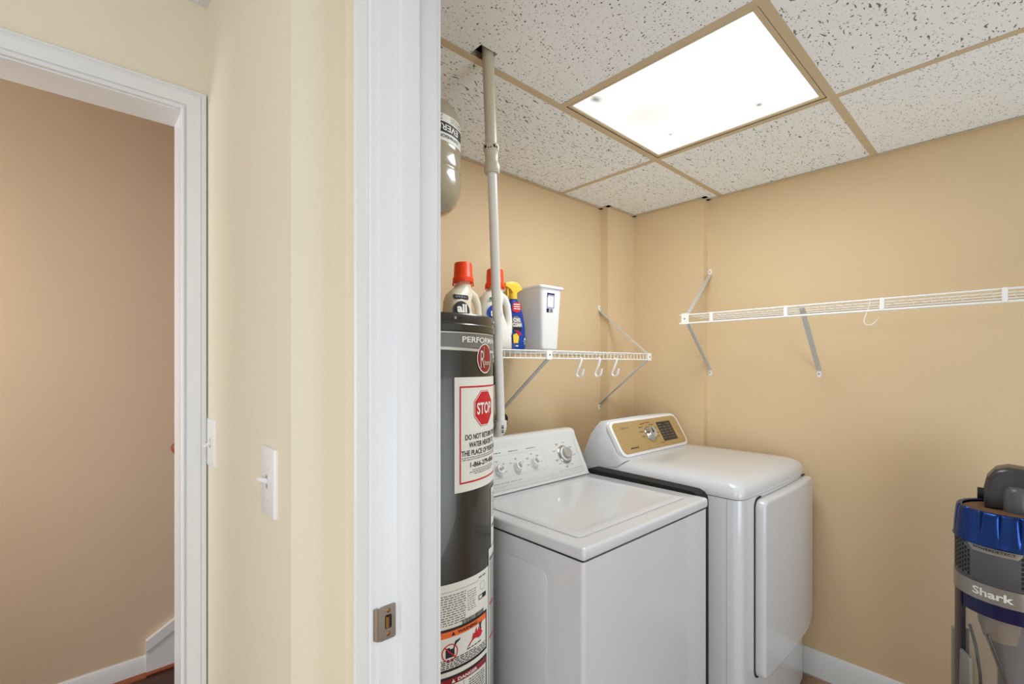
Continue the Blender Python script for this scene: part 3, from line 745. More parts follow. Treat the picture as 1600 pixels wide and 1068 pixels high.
# ------------------------------------------------------------------ washing machine
WX0, WX1, WY0, WY1, WZ = 0.936, 1.622, 0.752, 1.405, 0.928
washer = thing('washing_machine', ((WX0 + WX1) / 2, (WY0 + WY1) / 2, 0), 'white top loading washer with dial console standing beside the water heater', 'washing machine')
bm = newbm(); box(bm, WX0 + .003, WX1 - .003, WY0 + .004, WY1, 0.025, .8905, 0.012, 4, only='v'); cab = mk('cabinet', bm, M_white, washer)
bm = newbm(); f = Fr((WX0 + .003, WY1, 0), (0, -1, 0), (0, 0, 1))       # left side, normal -X
prism(bm, rrect(.36, .72, .035, 5, .345, .475), f, -.002, .0018, bev=.0015, seg=2); mk('side_panel', bm, M_white, washer)
for x in (WX0 + .06, WX1 - .06):
    for y in (WY0 + .06, WY1 - .06): bm = newbm(); cyl(bm, (x, y, 0), (x, y, .03), .02, .016, 16); mk('levelling_foot', bm, M_dark, washer)
bm = newbm()      # porcelain top with rolled edge
box(bm, WX0, WX1, WY0, WY1 - .02, .8935, WZ, 0.010, 4); top = mk('top_panel', bm, M_white, washer)
bm = newbm(); box(bm, WX0 + .006, WX1 - .006, WY0 + .008, WY1 - .03, .8885, .8945); mk('seam', bm, M_dark, washer, smooth=0)
# lid with a raised rim round a sunken field
bm = newbm(); f = Fr((0, 0, WZ), (1, 0, 0), (0, 1, 0))
lx0, lx1, ly0, ly1 = WX0 + .048, WX1 - .055, WY0 + .055, 1.236
L = [rrect(lx1 - lx0, ly1 - ly0, .018, 4, (lx0 + lx1) / 2, (ly0 + ly1) / 2)]
def inset(d, r): return rrect(lx1 - lx0 - 2 * d, ly1 - ly0 - 2 * d, r, 4, (lx0 + lx1) / 2, (ly0 + ly1) / 2)
rg = [[f(x, y, 0) for x, y in L[0]], [f(x, y, .0022) for x, y in inset(.001, .017)], [f(x, y, .0032) for x, y in inset(.003, .015)], [f(x, y, .0034) for x, y in inset(.030, .012)], [f(x, y, .0008) for x, y in inset(.040, .02)], [f(x, y, .0006) for x, y in inset(.06, .02)]]
loft(bm, rg); wl = mk('lid', bm, M_white, washer, smooth=30)
bm = newbm(); band(bm, f, rrect(lx1 - lx0 + .004, ly1 - ly0 + .004, .02, 4, (lx0 + lx1) / 2, (ly0 + ly1) / 2), rrect(lx1 - lx0 - .001, ly1 - ly0 - .001, .018, 4, (lx0 + lx1) / 2, (ly0 + ly1) / 2), .0004); mk('lid_gap', bm, M_lgrey_ink, washer, smooth=0)
bm = newbm(); cyl(bm, (lx0 + .004, 1.226, WZ), (lx0 + .004, 1.226, WZ + .006), .006, n=14); mk('lid_hinge', bm, M_dark, wl)
bm = newbm(); rn = random.Random(9)
# console: profile swept in X
cx0, cx1 = 0.942, 1.618; CY = 1.262
prof = [(1.262, WZ + .001), (1.268, WZ + .006), (1.350, 1.088), (1.353, 1.100), (1.358, 1.109), (1.368, 1.114), (1.392, 1.114), (1.402, 1.106), (1.404, 1.09), (1.404, WZ + .001)]
def cprof(s_, ins): 
    cy_, cz_ = 1.345, 1.00
    return [Vector((s_, cy_ + (y - cy_) * (1 - ins), cz_ + (z - cz_) * (1 - ins * .5) if z > WZ + .01 else z)) for y, z in prof]
bm = newbm(); loft(bm, [cprof(cx0, .12), cprof(cx0 + .004, .04), cprof(cx0 + .012, 0), cprof(cx1 - .012, 0), cprof(cx1 - .004, .04), cprof(cx1, .12)])
con = mk('console', bm, M_wconsole, washer, smooth=40)
sv = Vector((0, 1.350 - 1.268, 1.088 - (WZ + .006))).normalized(); slope_len = math.hypot(.082, .154)
WF = Fr((0, 1.268, WZ + .006), (1, 0, 0), sv)      # normal = u x v = (0,-,+)
bm = newbm(); prism(bm, rrect(cx1 - cx0 - .055, slope_len - .02, .012, 4, (cx0 + cx1) / 2 - .004, slope_len / 2 - .004), WF, -.002, .0014, bev=.0008, seg=2); mk('fascia', bm, M_wconsole, con)
bm = newbm(); rr_o = rrect(.41, .082, .012, 4, cx0 + .235, .092); rr_i = rrect(.4086, .0806, .0115, 4, cx0 + .235, .092); band(bm, WF, rr_o, rr_i, .0019)
quad(bm, WF, cx1 - .030, cx1 - .0292, .004, slope_len - .02, .0019); quad(bm, WF, cx0 + .03, cx1 - .03, .020, .0206, .0019); mk('fascia_line', bm, M_lgrey_ink, con, smooth=0)
bm = newbm(); quad(bm, Fr((0, 1.2615, WZ + .0006), (1, 0, 0), (0, 0, 1)), cx0 + .004, cx1 - .004, 0, .0022, .0005); mk('console_seam', bm, M_dark, washer, smooth=0)
def knob(xc, b, r, name='knob', ang=0.5):
    k = newbm(); o = WF(xc, b, .0014)
    lathe(k, [(r * 1.12, 0), (r * 1.12, .003), (r, .005), (r * .97, .016), (r * .9, .019), (r * .72, .0195), (r * .70, .017), (0, .017)], o, WF.n, 36)
    ko = mk(name, k, M_white2, con)
    k = newbm(); d_ = Fr(WF(xc, b, .0184), WF.u * math.cos(ang) + WF.v * math.sin(ang), -WF.u * math.sin(ang) + WF.v * math.cos(ang))
    prism(k, rrect(r * 1.15, r * .62, r * .3, 4), d_, -.001, .004, bev=.001); mk('grip', k, M_knobface, ko)
    return ko
knob(1.135, .082, .0175, ang=.3); knob(1.228, .082, .0175, ang=1.9); knob(1.320, .086, .0175, ang=2.1)
k = newbm(); lathe(k, [(.038, 0), (.038, .004), (.034, .007), (.033, .007), (.031, .0075)], WF(1.502, .093, .0014), WF.n, 44); dk = mk('dial_ring', k, M_chrome, con, label='chrome dial ring')
k = newbm(); lathe(k, [(.030, 0), (.030, .012), (.027, .015), (.0245, .012), (0, .012)], WF(1.502, .093, .0014), WF.n, 44); dd = mk('timer_dial', k, M_white2, con)
k = newbm(); lathe(k, [(.0225, .01), (.0215, .026), (.019, .028), (.0155, .0275), (0, .0255)], WF(1.502, .093, .0014), WF.n, 36); mk('grip', k, M_knobface, dd)
bm = newbm()
def marks(cx_, cy_, r, a0, a1, n_, l=.012):
    for i in range(n_):
        t_ = a0 + (a1 - a0) * i / (n_ - 1); x = cx_ + r * math.cos(t_); y = cy_ + r * .9 * math.sin(t_)
        quad(bm, WF, x - l / 2, x + l / 2, y, y + .0022, .0019); 
        if i % 2: quad(bm, WF, x - l / 2, x + l / 3, y - .004, y - .0022, .0019)
marks(1.135, .082, .034, -.4, 2.6, 4); marks(1.228, .082, .034, .4, 2.6, 3); marks(1.320, .086, .036, -.1, 3.4, 5, .014)
marks(1.502, .093, .058, -.2, 3.5, 6, .018); marks(1.502, .093, .058, 3.9, 5.2, 3, .016)
for x in (1.118, 1.205, 1.300): dashes(bm, WF, x, x + .05, .142, .0032, rn, .0019, .022, .003)
mk('control_markings', bm, M_grey_ink, con, smooth=0)
bm = newbm(); dashes(bm, WF, 1.09, 1.23, .030, .0030, rn, .0019, .03, .006); dashes(bm, WF, 1.44, 1.585, .028, .0022, rn, .0019, .02, .004); mk('model_print', bm, M_lgrey_ink, con, smooth=0)

# ------------------------------------------------------------------ black strip added as the shade in the gap between the machines
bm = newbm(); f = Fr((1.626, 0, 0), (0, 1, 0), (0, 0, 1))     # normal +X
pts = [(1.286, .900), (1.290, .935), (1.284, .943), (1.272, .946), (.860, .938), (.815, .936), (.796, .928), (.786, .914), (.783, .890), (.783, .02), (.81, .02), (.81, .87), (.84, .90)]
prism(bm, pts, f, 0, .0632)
tag(mk('gap_shade_strip', bm, M_black, smooth=0), 'added black strip for the dark shade between washer and dryer', 'gap shade')

# ------------------------------------------------------------------ dryer
DX, DXR = 1.690, 2.378
dryer = thing('clothes_dryer', ((DX + DXR) / 2, 1.0, 0), 'white front loading dryer with gold control panel in the corner', 'dryer')
def plan(x0, x1, yf, yb, r, bow, nb=14, rb=.01):
    """outline seen from above: bowed front at yf, straight back"""
    pts = []
    for i in range(7):
        t_ = PI + PI / 2 * i / 6; pts.append((x0 + r + r * math.cos(t_), yf + r + r * math.sin(t_)))
    for i in range(1, nb):
        s_ = i / nb; pts.append((x0 + r + (x1 - x0 - 2 * r) * s_, yf - bow * math.sin(PI * s_) ** .8))
    for i in range(7):
        t_ = 1.5 * PI + PI / 2 * i / 6; pts.append((x1 - r + r * math.cos(t_), yf + r + r * math.sin(t_)))
    pts += [(x1, yb), (x0, yb)]
    return pts
bm = newbm(); P = plan(DX, DXR, .668, 1.36, .035, .012)
loft(bm, [[Vector((x, y, z)) for x, y in P] for z in (.015, .50, .917)])
body = mk('cabinet', bm, M_white, dryer, smooth=25)
bm = newbm(); box(bm, DX - .0006, DX + .002, .7165, .7180, .03, .917); mk('panel_seam', bm, M_lgrey_ink, dryer, smooth=0)
bm = newbm(); P2 = plan(DX + .004, DXR - .004, .673, 1.355, .035, .012); loft(bm, [[Vector((x, y, z)) for x, y in P2] for z in (.912, .925)]); mk('top_seam', bm, M_dark, dryer)
# domed top deck
rings = []
for ins, z in ((.0, .9195), (-.001, .923), (-.001, .940), (.004, .956), (.013, .968), (.028, .977), (.050, .983), (.085, .987), (.14, .989)):
    yb = 1.36
    rings.append([Vector((x, y if y < 1.3 else yb, z)) for x, y in plan(DX + ins, DXR - ins, .666 + ins * 1.1, yb, .036 + ins * .3, .012)])
bm = newbm(); loft(bm, rings); mk('top_deck', bm, M_white, dryer, smooth=40)
# console housing: side sections swept in X
def dsec(x, k, sink):   # k scales height
    pts = [(1.150, .984), (1.158, 1.000), (1.238, 1.135), (1.244, 1.143), (1.254, 1.147), (1.290, 1.140), (1.312, 1.118), (1.325, 1.07), (1.350, 1.005), (1.362, .96), (1.362, .925)]
    return [Vector((x, y + sink, .925 + (z - .925) * k)) for y, z in pts]
bm = newbm()
loft(bm, [dsec(DX + .001, .55, .030), dsec(DX + .008, .80, .014), dsec(DX + .018, .93, .005), dsec(DX + .034, 1, 0), dsec(DX + .30, 1.012, 0), dsec(2.24, 1, 0), dsec(2.27, .95, .006), dsec(2.295, .80, .018), dsec(2.32, .55, .04)])
dc = mk('console', bm, M_white, dryer, smooth=50)
dv = Vector((0, .080, .135)).normalized(); DF = Fr((0, 1.158, 1.000), (1, 0, 0), dv); dl = math.hypot(.08, .135)
def para(x0, x1, b0, b1, skew, r):
    # rounded panel whose right end narrows
    base_ = rrect(x1 - x0, b1 - b0, r, 6, (x0 + x1) / 2, (b0 + b1) / 2)
    return base_
bm = newbm(); prism(bm, rrect(2.272 - 1.700, dl + .012, .034, 7, (2.272 + 1.700) / 2, dl / 2), DF, -.012, .004, bev=.002, seg=3); mk('panel_bezel', bm, M_white2, dc)
bm = newbm(); prism(bm, rrect(2.258 - 1.714, dl - .012, .026, 7, (2.258 + 1.714) / 2, dl / 2), DF, 0, .0062, bev=.001); gp = mk('control_panel', bm, M_gold, dc, label='gold control panel')
bm = newbm(); text(bm, 'SAMSUNG', DF, 1.765, dl * .78, .0085, .062, bold=.02, align='l', c=.0066)
mk('brand_lettering', bm, M_grey_ink, gp, smooth=0)
bm = newbm(); dashes(bm, DF, 1.775, 1.825, .024, .005, rn, .0066, .03, .003); quad(bm, DF, 1.829, 1.836, .022, .031, .0066)
for i, a in enumerate((2.5, 2.05, 1.2, .8, .35, -.1, -.45, 2.95, 3.4)):
    x = 1.972 + .062 * math.cos(a); y = dl * .52 + .062 * math.sin(a) * .85; dashes(bm, DF, x - .016, x + .016, y, .003, rn, .0066, .02, .002)
dashes(bm, DF, 2.02, 2.05, .025, .0025, rn, .0066); quad(bm, DF, 2.052, 2.057, .023, .029, .0066)
for i in range(4): quad(bm, DF, 2.215 + i * .004, 2.221 + i * .004, .105 - i * .020, .108 - i * .020, .0066)
mk('control_markings', bm, M_ink, gp, smooth=0)
bm = newbm()
for i, x in enumerate((1.958, 1.972, 1.984)): quad(bm, DF, x, x + .008, dl * .52 + .050, dl * .52 + .054, .0066)
mk('red_markings', bm, M_red, gp, smooth=0)
bm = newbm(); prism(bm, rrect(.125, .098, .004, 3, 2.125, dl * .50), DF, .004, .0072); ds = mk('display', bm, M_disp, gp)
bm = newbm()
for i in range(6):
    for j in range(3):
        if (i, j) != (0, 1): dashes(bm, DF, 2.070 + j * .038, 2.070 + j * .038 + .024, dl * .50 + .034 - i * .014, .003, rn, .0076, .01, .002)
mk('display_markings', bm, M_grey_ink, ds, smooth=0)
bm = newbm(); ko = DF(1.972, dl * .50, .006); lathe(bm, [(.036, 0), (.036, .004), (.034, .006), (.031, .018), (.029, .022), (.026, .023)], ko, DF.n, 48); dkn = mk('cycle_knob', bm, M_chrome, gp, label='chrome cycle knob')
bm = newbm(); lathe(bm, [(.0262, .023), (.024, .0215), (0, .0205)], ko, DF.n, 40); mk('knob_face', bm, M_knobface, dkn)
bm = newbm(); prism(bm, [(-.005, -.002), (.005, -.002), (.0, .022)], Fr(ko, DF.u, DF.v), .021, .0235); mk('knob_pointer', bm, M_dark, dkn)

# door: tall bowed slab over a dark handle recess
def yfront(x):
    s_ = (x - (DX + .035)) / (DXR - DX - .07); s_ = min(max(s_, 0), 1); return .668 - .012 * math.sin(PI * s_) ** .8
bm = newbm(); dz0, dz1 = .262, .905; dx0, dx1 = 1.798, DXR - .004
def cl(n_, e=.10):      # samples crowded towards both ends
    a = [e * (i / 12) ** 1.6 for i in range(12)]; return a + [e + (1 - 2 * e) * i / n_ for i in range(n_ + 1)] + [1 - q for q in a[::-1]]
def zlim(x):
    def cr(d, r): return 0 if d >= r else r - math.sqrt(max(0, r * r - (r - d) ** 2))
    dl_, dr_ = x - dx0, dx1 - x
    return dz0 + max(cr(dl_, .03), cr(dr_, .075)), dz1 - max(cr(dl_, .03), cr(dr_, .02))
us = cl(20); vs_ = cl(10); grid = []
for u in us:
    x = dx0 + (dx1 - dx0) * u; lo, hi = zlim(x); col_ = []
    for v in vs_:
        z = lo + (hi - lo) * v; d_ = min(x - dx0, dx1 - x, z - lo, hi - z); q = min(1, d_ / .012); e_ = .020 + .014 * math.sqrt(max(0, 1 - (1 - q) ** 2))
        col_.append(bm.verts.new((x, yfront(x) - e_, z)))
    grid.append(col_)
for a, b in zip(grid, grid[1:]):
    for j in range(len(vs_) - 1): bm.faces.new((a[j], b[j], b[j + 1], a[j + 1]))
edge = [g[0] for g in grid] + grid[-1][1:] + [g[-1] for g in grid[:-1]][::-1] + grid[0][1:-1][::-1]
back_ = [bm.verts.new((v.co.x, yfront(v.co.x) + .004, v.co.z)) for v in edge]; bridge(bm, edge, back_)
mk('door', bm, M_white, dryer, smooth=50)
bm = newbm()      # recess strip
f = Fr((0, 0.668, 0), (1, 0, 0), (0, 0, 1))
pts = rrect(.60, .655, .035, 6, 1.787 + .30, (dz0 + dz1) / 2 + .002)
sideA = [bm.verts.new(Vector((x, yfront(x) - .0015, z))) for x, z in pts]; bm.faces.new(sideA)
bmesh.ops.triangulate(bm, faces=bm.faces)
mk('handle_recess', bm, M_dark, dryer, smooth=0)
for x in (DX + .06, DXR - .06):
    for y in (.74, 1.29): bm = newbm(); cyl(bm, (x, y, 0), (x, y, .02), .02, .018, 16); mk('levelling_foot', bm, M_dark, dryer)

# ------------------------------------------------------------------ wire shelves
def curve_steps(a, b, step):
    n_ = max(1, round((b - a) / step)); return [a + (b - a) * i / n_ for i in range(n_ + 1)]
# shelf on the back wall: front lip has closely spaced uprights
shA = thing('wire_shelf', (1.3, 1.605, 1.447), 'white wire shelf on the back wall carrying bottles and a white bin', 'wire shelf')
SZ = 1.447; SYF, SYB = 1.300, 1.602; SX0, SX1 = 0.945, 2.125
bm = newbm()
for x in curve_steps(SX0 + .02, SX1 - .01, .0275): tube(bm, [(x, SYB, SZ + .0015), (x, SYF + .004, SZ + .0015), (x, SYF, SZ - .002), (x, SYF, SZ - .031)], .0015, 6)
mk('wire_deck', bm, M_wire, shA)
for y, z in ((SYF - .002, SZ - .0005), (SYF - .002, SZ - .030), (SYB - .002, SZ - .001), ((SYF + SYB) / 2, SZ - .001)): bm = newbm(); cyl(bm, (SX0, y, z), (SX1 + .025, y, z), .0028, n=10); mk('support_rod', bm, M_wire, shA)
def bracket_plate(f, parent, name='end_clip'):
    bm = newbm(); prism(bm, rrect(.034, .038, .003, 2), f, 0, .004, bev=.001, seg=1); o = mk(name, bm, M_wire, parent)
    bm = newbm(); cyl(bm, f(0, 0, .004), f(0, 0, .0055), .003, n=12); mk('screw', bm, M_dark, o)
def strap(p0, p1, side, parent, wallf, w_=.020):
    bm = newbm(); tube(bm, [p0, p1], 0, flat=(w_, .0045, side)); o = mk('diagonal_brace', bm, M_brace, parent, smooth=0)
    bm = newbm(); prism(bm, rrect(.018, .030, .007, 4), wallf, 0, .003, bev=.0008, seg=1); lathe(bm, [(.0, .0045), (.003, .0042), (.004, .003)], wallf(0, 0, 0), wallf.n, 12)
    b_ = mk('foot_plate', bm, M_wire, o)
    bm = newbm(); cyl(bm, wallf(0, 0, .0046), wallf(0, 0, .0052), .0026, n=10); mk('screw', bm, M_dark, b_)
def wA(x, z): return Fr((x, 1.605, z), (1, 0, 0), (0, 0, 1))
fA = Fr((2.135, SYF - .004, SZ - .016), (1, 0, 0), (0, 0, 1)); bracket_plate(fA, shA)
fB = Fr((1.393, SYF - .004, SZ - .016), (1, 0, 0), (0, 0, 1)); bracket_plate(fB, shA)
strap((2.128, SYF, SZ - .030), (2.132, 1.602, 1.178), (1, 0, 0), shA, wA(2.132, 1.160))
strap((2.128, SYF, SZ - .002), (2.132, 1.602, 1.692), (1, 0, 0), shA, wA(2.132, 1.706))
strap((1.395, SYF, SZ - .030), (1.400, 1.602, 1.178), (1, 0, 0), shA, wA(1.400, 1.160))
# three plastic J hooks on the lower rod
for i, x in enumerate((1.592, 1.722, 1.850)):
    bm = newbm(); z0 = SZ - .030; y = SYF - .002; dx = -.016
    pts = [(x, y + .005, z0 - .002), (x, y + .0055, z0 + .003), (x, y + .001, z0 + .0055), (x, y - .005, z0 + .003), (x, y - .0055, z0 - .008), (x, y + .020, z0 - .066)] + \
          [(x, y + .020 - .015 * (1 - math.cos(t_)), z0 - .066 - .013 * math.sin(t_)) for t_ in (.4, .8, 1.2, 1.57, 2.0, 2.5, 2.9)] + [(x, y - .014, z0 - .054), (x, y - .018, z0 - .044)]
    tube(bm, pts, 0, flat=(.013, .0035, (1, 0, 0)))
    tag(mk('j_hook', bm, M_white2, smooth=30), ('white plastic J hook on the shelf rod, leftmost of three', 'white plastic J hook on the shelf rod, middle of three', 'white plastic J hook on the shelf rod, nearest the room corner')[i], 'hook', 'J hooks under the back wall shelf')

# shelf on the right wall with hanging rod
shB = thing('wire_shelf', (2.44, 0.3, 1.635), 'long white wire shelf with hanging rod on the right wall', 'wire shelf')
BZT, BZB = 1.630, 1.588; BXF, BXB = 2.135, 2.437; BY0, BY1 = -1.2, 1.13
bm = newbm()
for y in curve_steps(BY0 + .02, BY1 - .035, .0275): tube(bm, [(BXB, y, BZT), (BXF, y, BZT), (BXF - .002, y, BZT - .004)], .0014, 6)
mk('wire_deck', bm, M_wire, shB)
for x, z, r in ((BXF - .003, BZT - .002, .0032), (BXF + .10, BZT - .003, .002), (BXF + .20, BZT - .003, .002), (BXB - .004, BZT - .003, .0028)): bm = newbm(); cyl(bm, (x, BY0, z), (x, BY1, z), r, n=10); mk('support_rod', bm, M_wire, shB)
bm = newbm(); cyl(bm, (BXF - .004, BY0, BZB), (BXF - .004, BY1, BZB), .0042, n=12); mk('hanging_rod', bm, M_wire, shB)
for y in (.975, .667, .353, .047, -.26, -.57):
    bm = newbm(); f = Fr((BXF - .008, y, (BZT + BZB) / 2), (0, -1, 0), (0, 0, 1)); prism(bm, rrect(.013, .046, .003, 2), f, -.006, .002, bev=.001, seg=1); mk('rod_clip', bm, M_wire, shB)
fC = Fr((BXF - .007, 1.100, (BZT + BZB) / 2), (0, -1, 0), (0, 0, 1))
bm = newbm(); prism(bm, rrect(.036, .052, .004, 2), fC, 0, .004, bev=.001, seg=1); ec = mk('end_clip', bm, M_wire, shB)
bm = newbm(); cyl(bm, fC(0, 0, .004), fC(0, 0, .0052), .003, n=12); mk('screw', bm, M_dark, ec)
def wB(y, z): return Fr((2.44, y, z), (0, -1, 0), (0, 0, 1))
strap((BXF, 1.090, BZT), (2.437, 1.122, 1.862), (0, 1, 0), shB, wB(1.122, 1.876), .018)
strap((BXF, 1.090, BZB), (2.437, 1.122, 1.366), (0, 1, 0), shB, wB(1.122, 1.350), .018)
strap((BXF, .610, BZT - .01), (2.437, .628, 1.366), (0, 1, 0), shB, wB(.628, 1.350), .020)
strap((BXF, -.40, BZT - .01), (2.437, -.38, 1.366), (0, 1, 0), shB, wB(-.38, 1.350), .020)
# bent wire hanger hook
bm = newbm(); y = .398; x = BXF + .05
pts = [(x, y + .012, BZT + .003), (x, y + .006, BZT + .006), (x, y, BZT + .002), (x, y, BZT - .01), (x - .03, y + .012, 1.560), (x - .032, y + .012, 1.548), (x - .032, y + .006, 1.539), (x - .032, y - .008, 1.537), (x - .032, y - .020, 1.546), (x - .032, y - .032, 1.563)]
tube(bm, pts, .0017, 8); tag(mk('wire_hook', bm, M_wire), 'bent white wire hook hanging alone from the right wall shelf', 'hook')

# ------------------------------------------------------------------ things on the back shelf
SH = SZ + .003
def sup(w_, d_, p=2.6, n=32, cx=0, cy=0):
    out = []
    for i in range(n):
        t_ = 2 * PI * i / n; c_, s_ = math.cos(t_), math.sin(t_)
        out.append((cx + w_ / 2 * math.copysign(abs(c_) ** (2 / p), c_), cy + d_ / 2 * math.copysign(abs(s_) ** (2 / p), s_)))
    return out
def jug(cx, cy, ang, H, label, m, first):
    t = thing('detergent_jug', (cx, cy, SH), label, 'detergent bottle', 'orange capped detergent jugs')
    R_ = Matrix.Rotation(ang, 3, 'Z')
    def T(p): return Vector((cx, cy, SH)) + R_ @ Vector(p)
    k = H / .30
    # z, centre x, half body width, depth
    secs = [(0, -.005, .132, .075), (.004, -.005, .142, .085), (.05, -.008, .142, .088), (.10, -.020, .116, .088), (.14, -.030, .095, .086), (.17, -.030, .092, .083), (.195, -.022, .092, .076), (.212, -.012, .082, .066), (.226, -.006, .062, .056), (.236, -.004, .052, .052), (.250, -.004, .050, .050)]
    bm = newbm(); loft(bm, [[T((x, y, z * k)) for x, y in sup(w_, d_, 2.7 if z < .2 else 2.1, cx=c_)] for z, c_, w_, d_ in secs]); 
    # handle
    hp = [(-.004, 0, .210), (.022, 0, .210), (.044, 0, .198), (.058, 0, .174), (.065, 0, .144), (.067, 0, .11), (.063, 0, .07), (.044, 0, .045)]
    tube(bm, [T((x, y, z * k)) for x, y, z in hp], [.014, .017, .0155, .013, .012, .013, .016, .022], 14)
    b_ = mk('bottle', bm, m, t, smooth=60)
    bm = newbm(); lathe(bm, [(.0355, .230), (.0370, .232), (.0370, .244), (.0345, .247), (.0335, .249), (.0315, .292), (.0295, .298), (.026, .300), (0, .300)], T((-.004, 0, 0)), (0, 0, k), 36)
    cpo = mk('cap', bm, M_cap, t)
    bm = newbm()
    for i in range(30):
        a = 2 * PI * i / 30; cyl(bm, T((-.004 + .0368 * math.cos(a), .0368 * math.sin(a), .233 * k)), T((-.004 + .0368 * math.cos(a), .0368 * math.sin(a), .243 * k)), .0012, n=6)
    mk('cap_ribs', bm, M_cap, cpo)
    def FL(a, b, c=0): return T((a, -.0445 + .0005 - c + (.018 * max(0, (b - .12 * k)) / .10) * .55 + 16 * max(0, abs(a + .03) - .020) ** 2 , b))
    if first:
        bm = newbm(); polyflat(bm, FL, rrect(.060, .016, .005, 3, -.042, .183 * k), .0030); mk('label_strip', bm, M_ink, b_)
        bm = newbm(); dashes(bm, FL, -.064, -.020, .180 * k, .006, random.Random(4), .0040, .012, .003); mk('strip_lettering', bm, M_grey_ink, b_, smooth=0)
        bm = newbm(); polyflat(bm, FL, circ(.032, 32, -.042, .134 * k), .0030); mk('round_label', bm, M_ink, b_)
        bm = newbm(); text(bm, 'all', FL, -.042, .142 * k, .030, .040, bold=.04, c=.0044); mk('brand_lettering', bm, M_label, b_, smooth=0)
    else:
        bm = newbm(); polyflat(bm, FL, rrect(.050, .014, .006, 3, -.038, .186 * k), .0030); mk('label_strip', bm, M_green, b_)
        bm = newbm(); polyflat(bm, FL, circ(.032, 32, -.042, .132 * k), .0030); mk('round_label', bm, M_blue, b_)
        bm = newbm(); text(bm, 'all', FL, -.042, .135 * k, .030, .040, bold=.04, c=.0044); mk('brand_lettering', bm, M_label, b_, smooth=0)
jug(1.008, 1.347, 0.0, .282, 'ivory detergent jug with orange cap behind the water heater top', M_jug, True)
jug(1.165, 1.358, 0.0, .290, 'white detergent jug with orange cap half hidden by the hanging pipe', M_jug2, False)

# blue spray bottle
spx, spy = 1.312, 1.405
sb = thing('spray_bottle', (spx, spy, SH), 'blue stain remover spray bottle with yellow trigger next to the white bin', 'spray bottle')
R_ = Matrix.Rotation(-.15, 3, 'Z')
def T(p): return Vector((spx, spy, SH)) + R_ @ Vector(p)
secs = [(0, 0, .076, .040), (.004, 0, .082, .046), (.04, .001, .084, .048), (.08, .000, .082, .047), (.12, -.002, .076, .044), (.155, -.006, .066, .040), (.180, -.010, .054, .036), (.196, -.012, .040, .032), (.204, -.013, .030, .028), (.216, -.013, .028, .028)]
bm = newbm(); loft(bm, [[T((x, y, z)) for x, y in sup(w_, d_, 2.6, cx=c_)] for z, c_, w_, d_ in secs]); bt = mk('bottle', bm, M_blue, sb, smooth=60)
bm = newbm(); lathe(bm, [(.0165, .205), (.0172, .207), (.0165, .228), (.013, .231)], T((-.013, 0, 0)), (0, 0, 1), 28)
f = Fr(T((-.013, 0, 0)), R_ @ Vector((1, 0, 0)), (0, 0, 1))
prism(bm, [(-.012, .226), (.013, .226), (.016, .238), (.022, .244), (.036, .240), (.040, .246), (.030, .262), (.016, .273), (-.010, .276), (-.036, .270), (-.044, .266), (-.044, .254), (-.030, .250), (-.014, .246)], f, -.0125, .0125, bev=.004, seg=2)
tr = mk('spray_head', bm, M_yellow, sb, smooth=40)
bm = newbm(); tube(bm, [f(-.026, .252, 0), f(-.030, .240, 0), f(-.028, .224, 0), f(-.032, .208, 0)], 0, flat=(.014, .005, tuple(f.n))); mk('trigger', bm, M_yellow, sb)
def FS(a, b, c=0):
    d_ = .0242 - max(0, b - .10) * .085; return T((a, -(d_ + c) + 9 * max(0, abs(a) - .018) ** 2, b))
bm = newbm(); polyflat(bm, FS, [(-.030, .178), (-.022, .190), (-.002, .193), (.010, .185), (.014, .170), (.006, .155), (-.012, .150), (-.030, .155)], .0030); mk('red_label', bm, M_red, bt)
bm = newbm(); rn = random.Random(2)
for z in (.181, .172, .163): dashes(bm, FS, -.024, .006, z, .0040, rn, .0042, .03, .002)
mk('red_label_lettering', bm, M_label, bt, smooth=0)
bm = newbm(); polyflat(bm, FS, circ(.026, 28, -.014, .105, 1.2), .0026); mk('grey_burst', bm, M_heater_band, bt)
bm = newbm(); text(bm, 'OXI', FS, -.013, .120, .016, .032, bold=.04, c=.0040); text(bm, 'CLEAN', FS, -.011, .101, .016, .044, bold=.04, c=.0040); mk('brand_lettering', bm, M_label, bt, smooth=0)
bm = newbm(); polyflat(bm, FS, rrect(.040, .013, .004, 2, -.010, .085), .0038); mk('black_label', bm, M_ink, bt)
bm = newbm(); polyflat(bm, FS, [(-.028, .028), (-.006, .028), (-.002, .055), (-.014, .068), (-.030, .060)], .0026); mk('yellow_patch', bm, M_yellow, bt)
bm = newbm(); polyflat(bm, FS, circ(.008, 12, .000, .066), .0034); polyflat(bm, FS, circ(.006, 12, -.010, .075), .0034); mk('red_flower', bm, M_red, bt)
bm = newbm(); polyflat(bm, FS, circ(.0035, 12, .026, .045), .0022); dashes(bm, FS, .018, .033, .036, .0015, rn, .0022, .01, .002); dashes(bm, FS, -.018, -.002, .014, .005, rn, .0022, .012, .002); quad(bm, FS, .024, .027, .024, .032, .0022); mk('white_print', bm, M_label, bt, smooth=0)

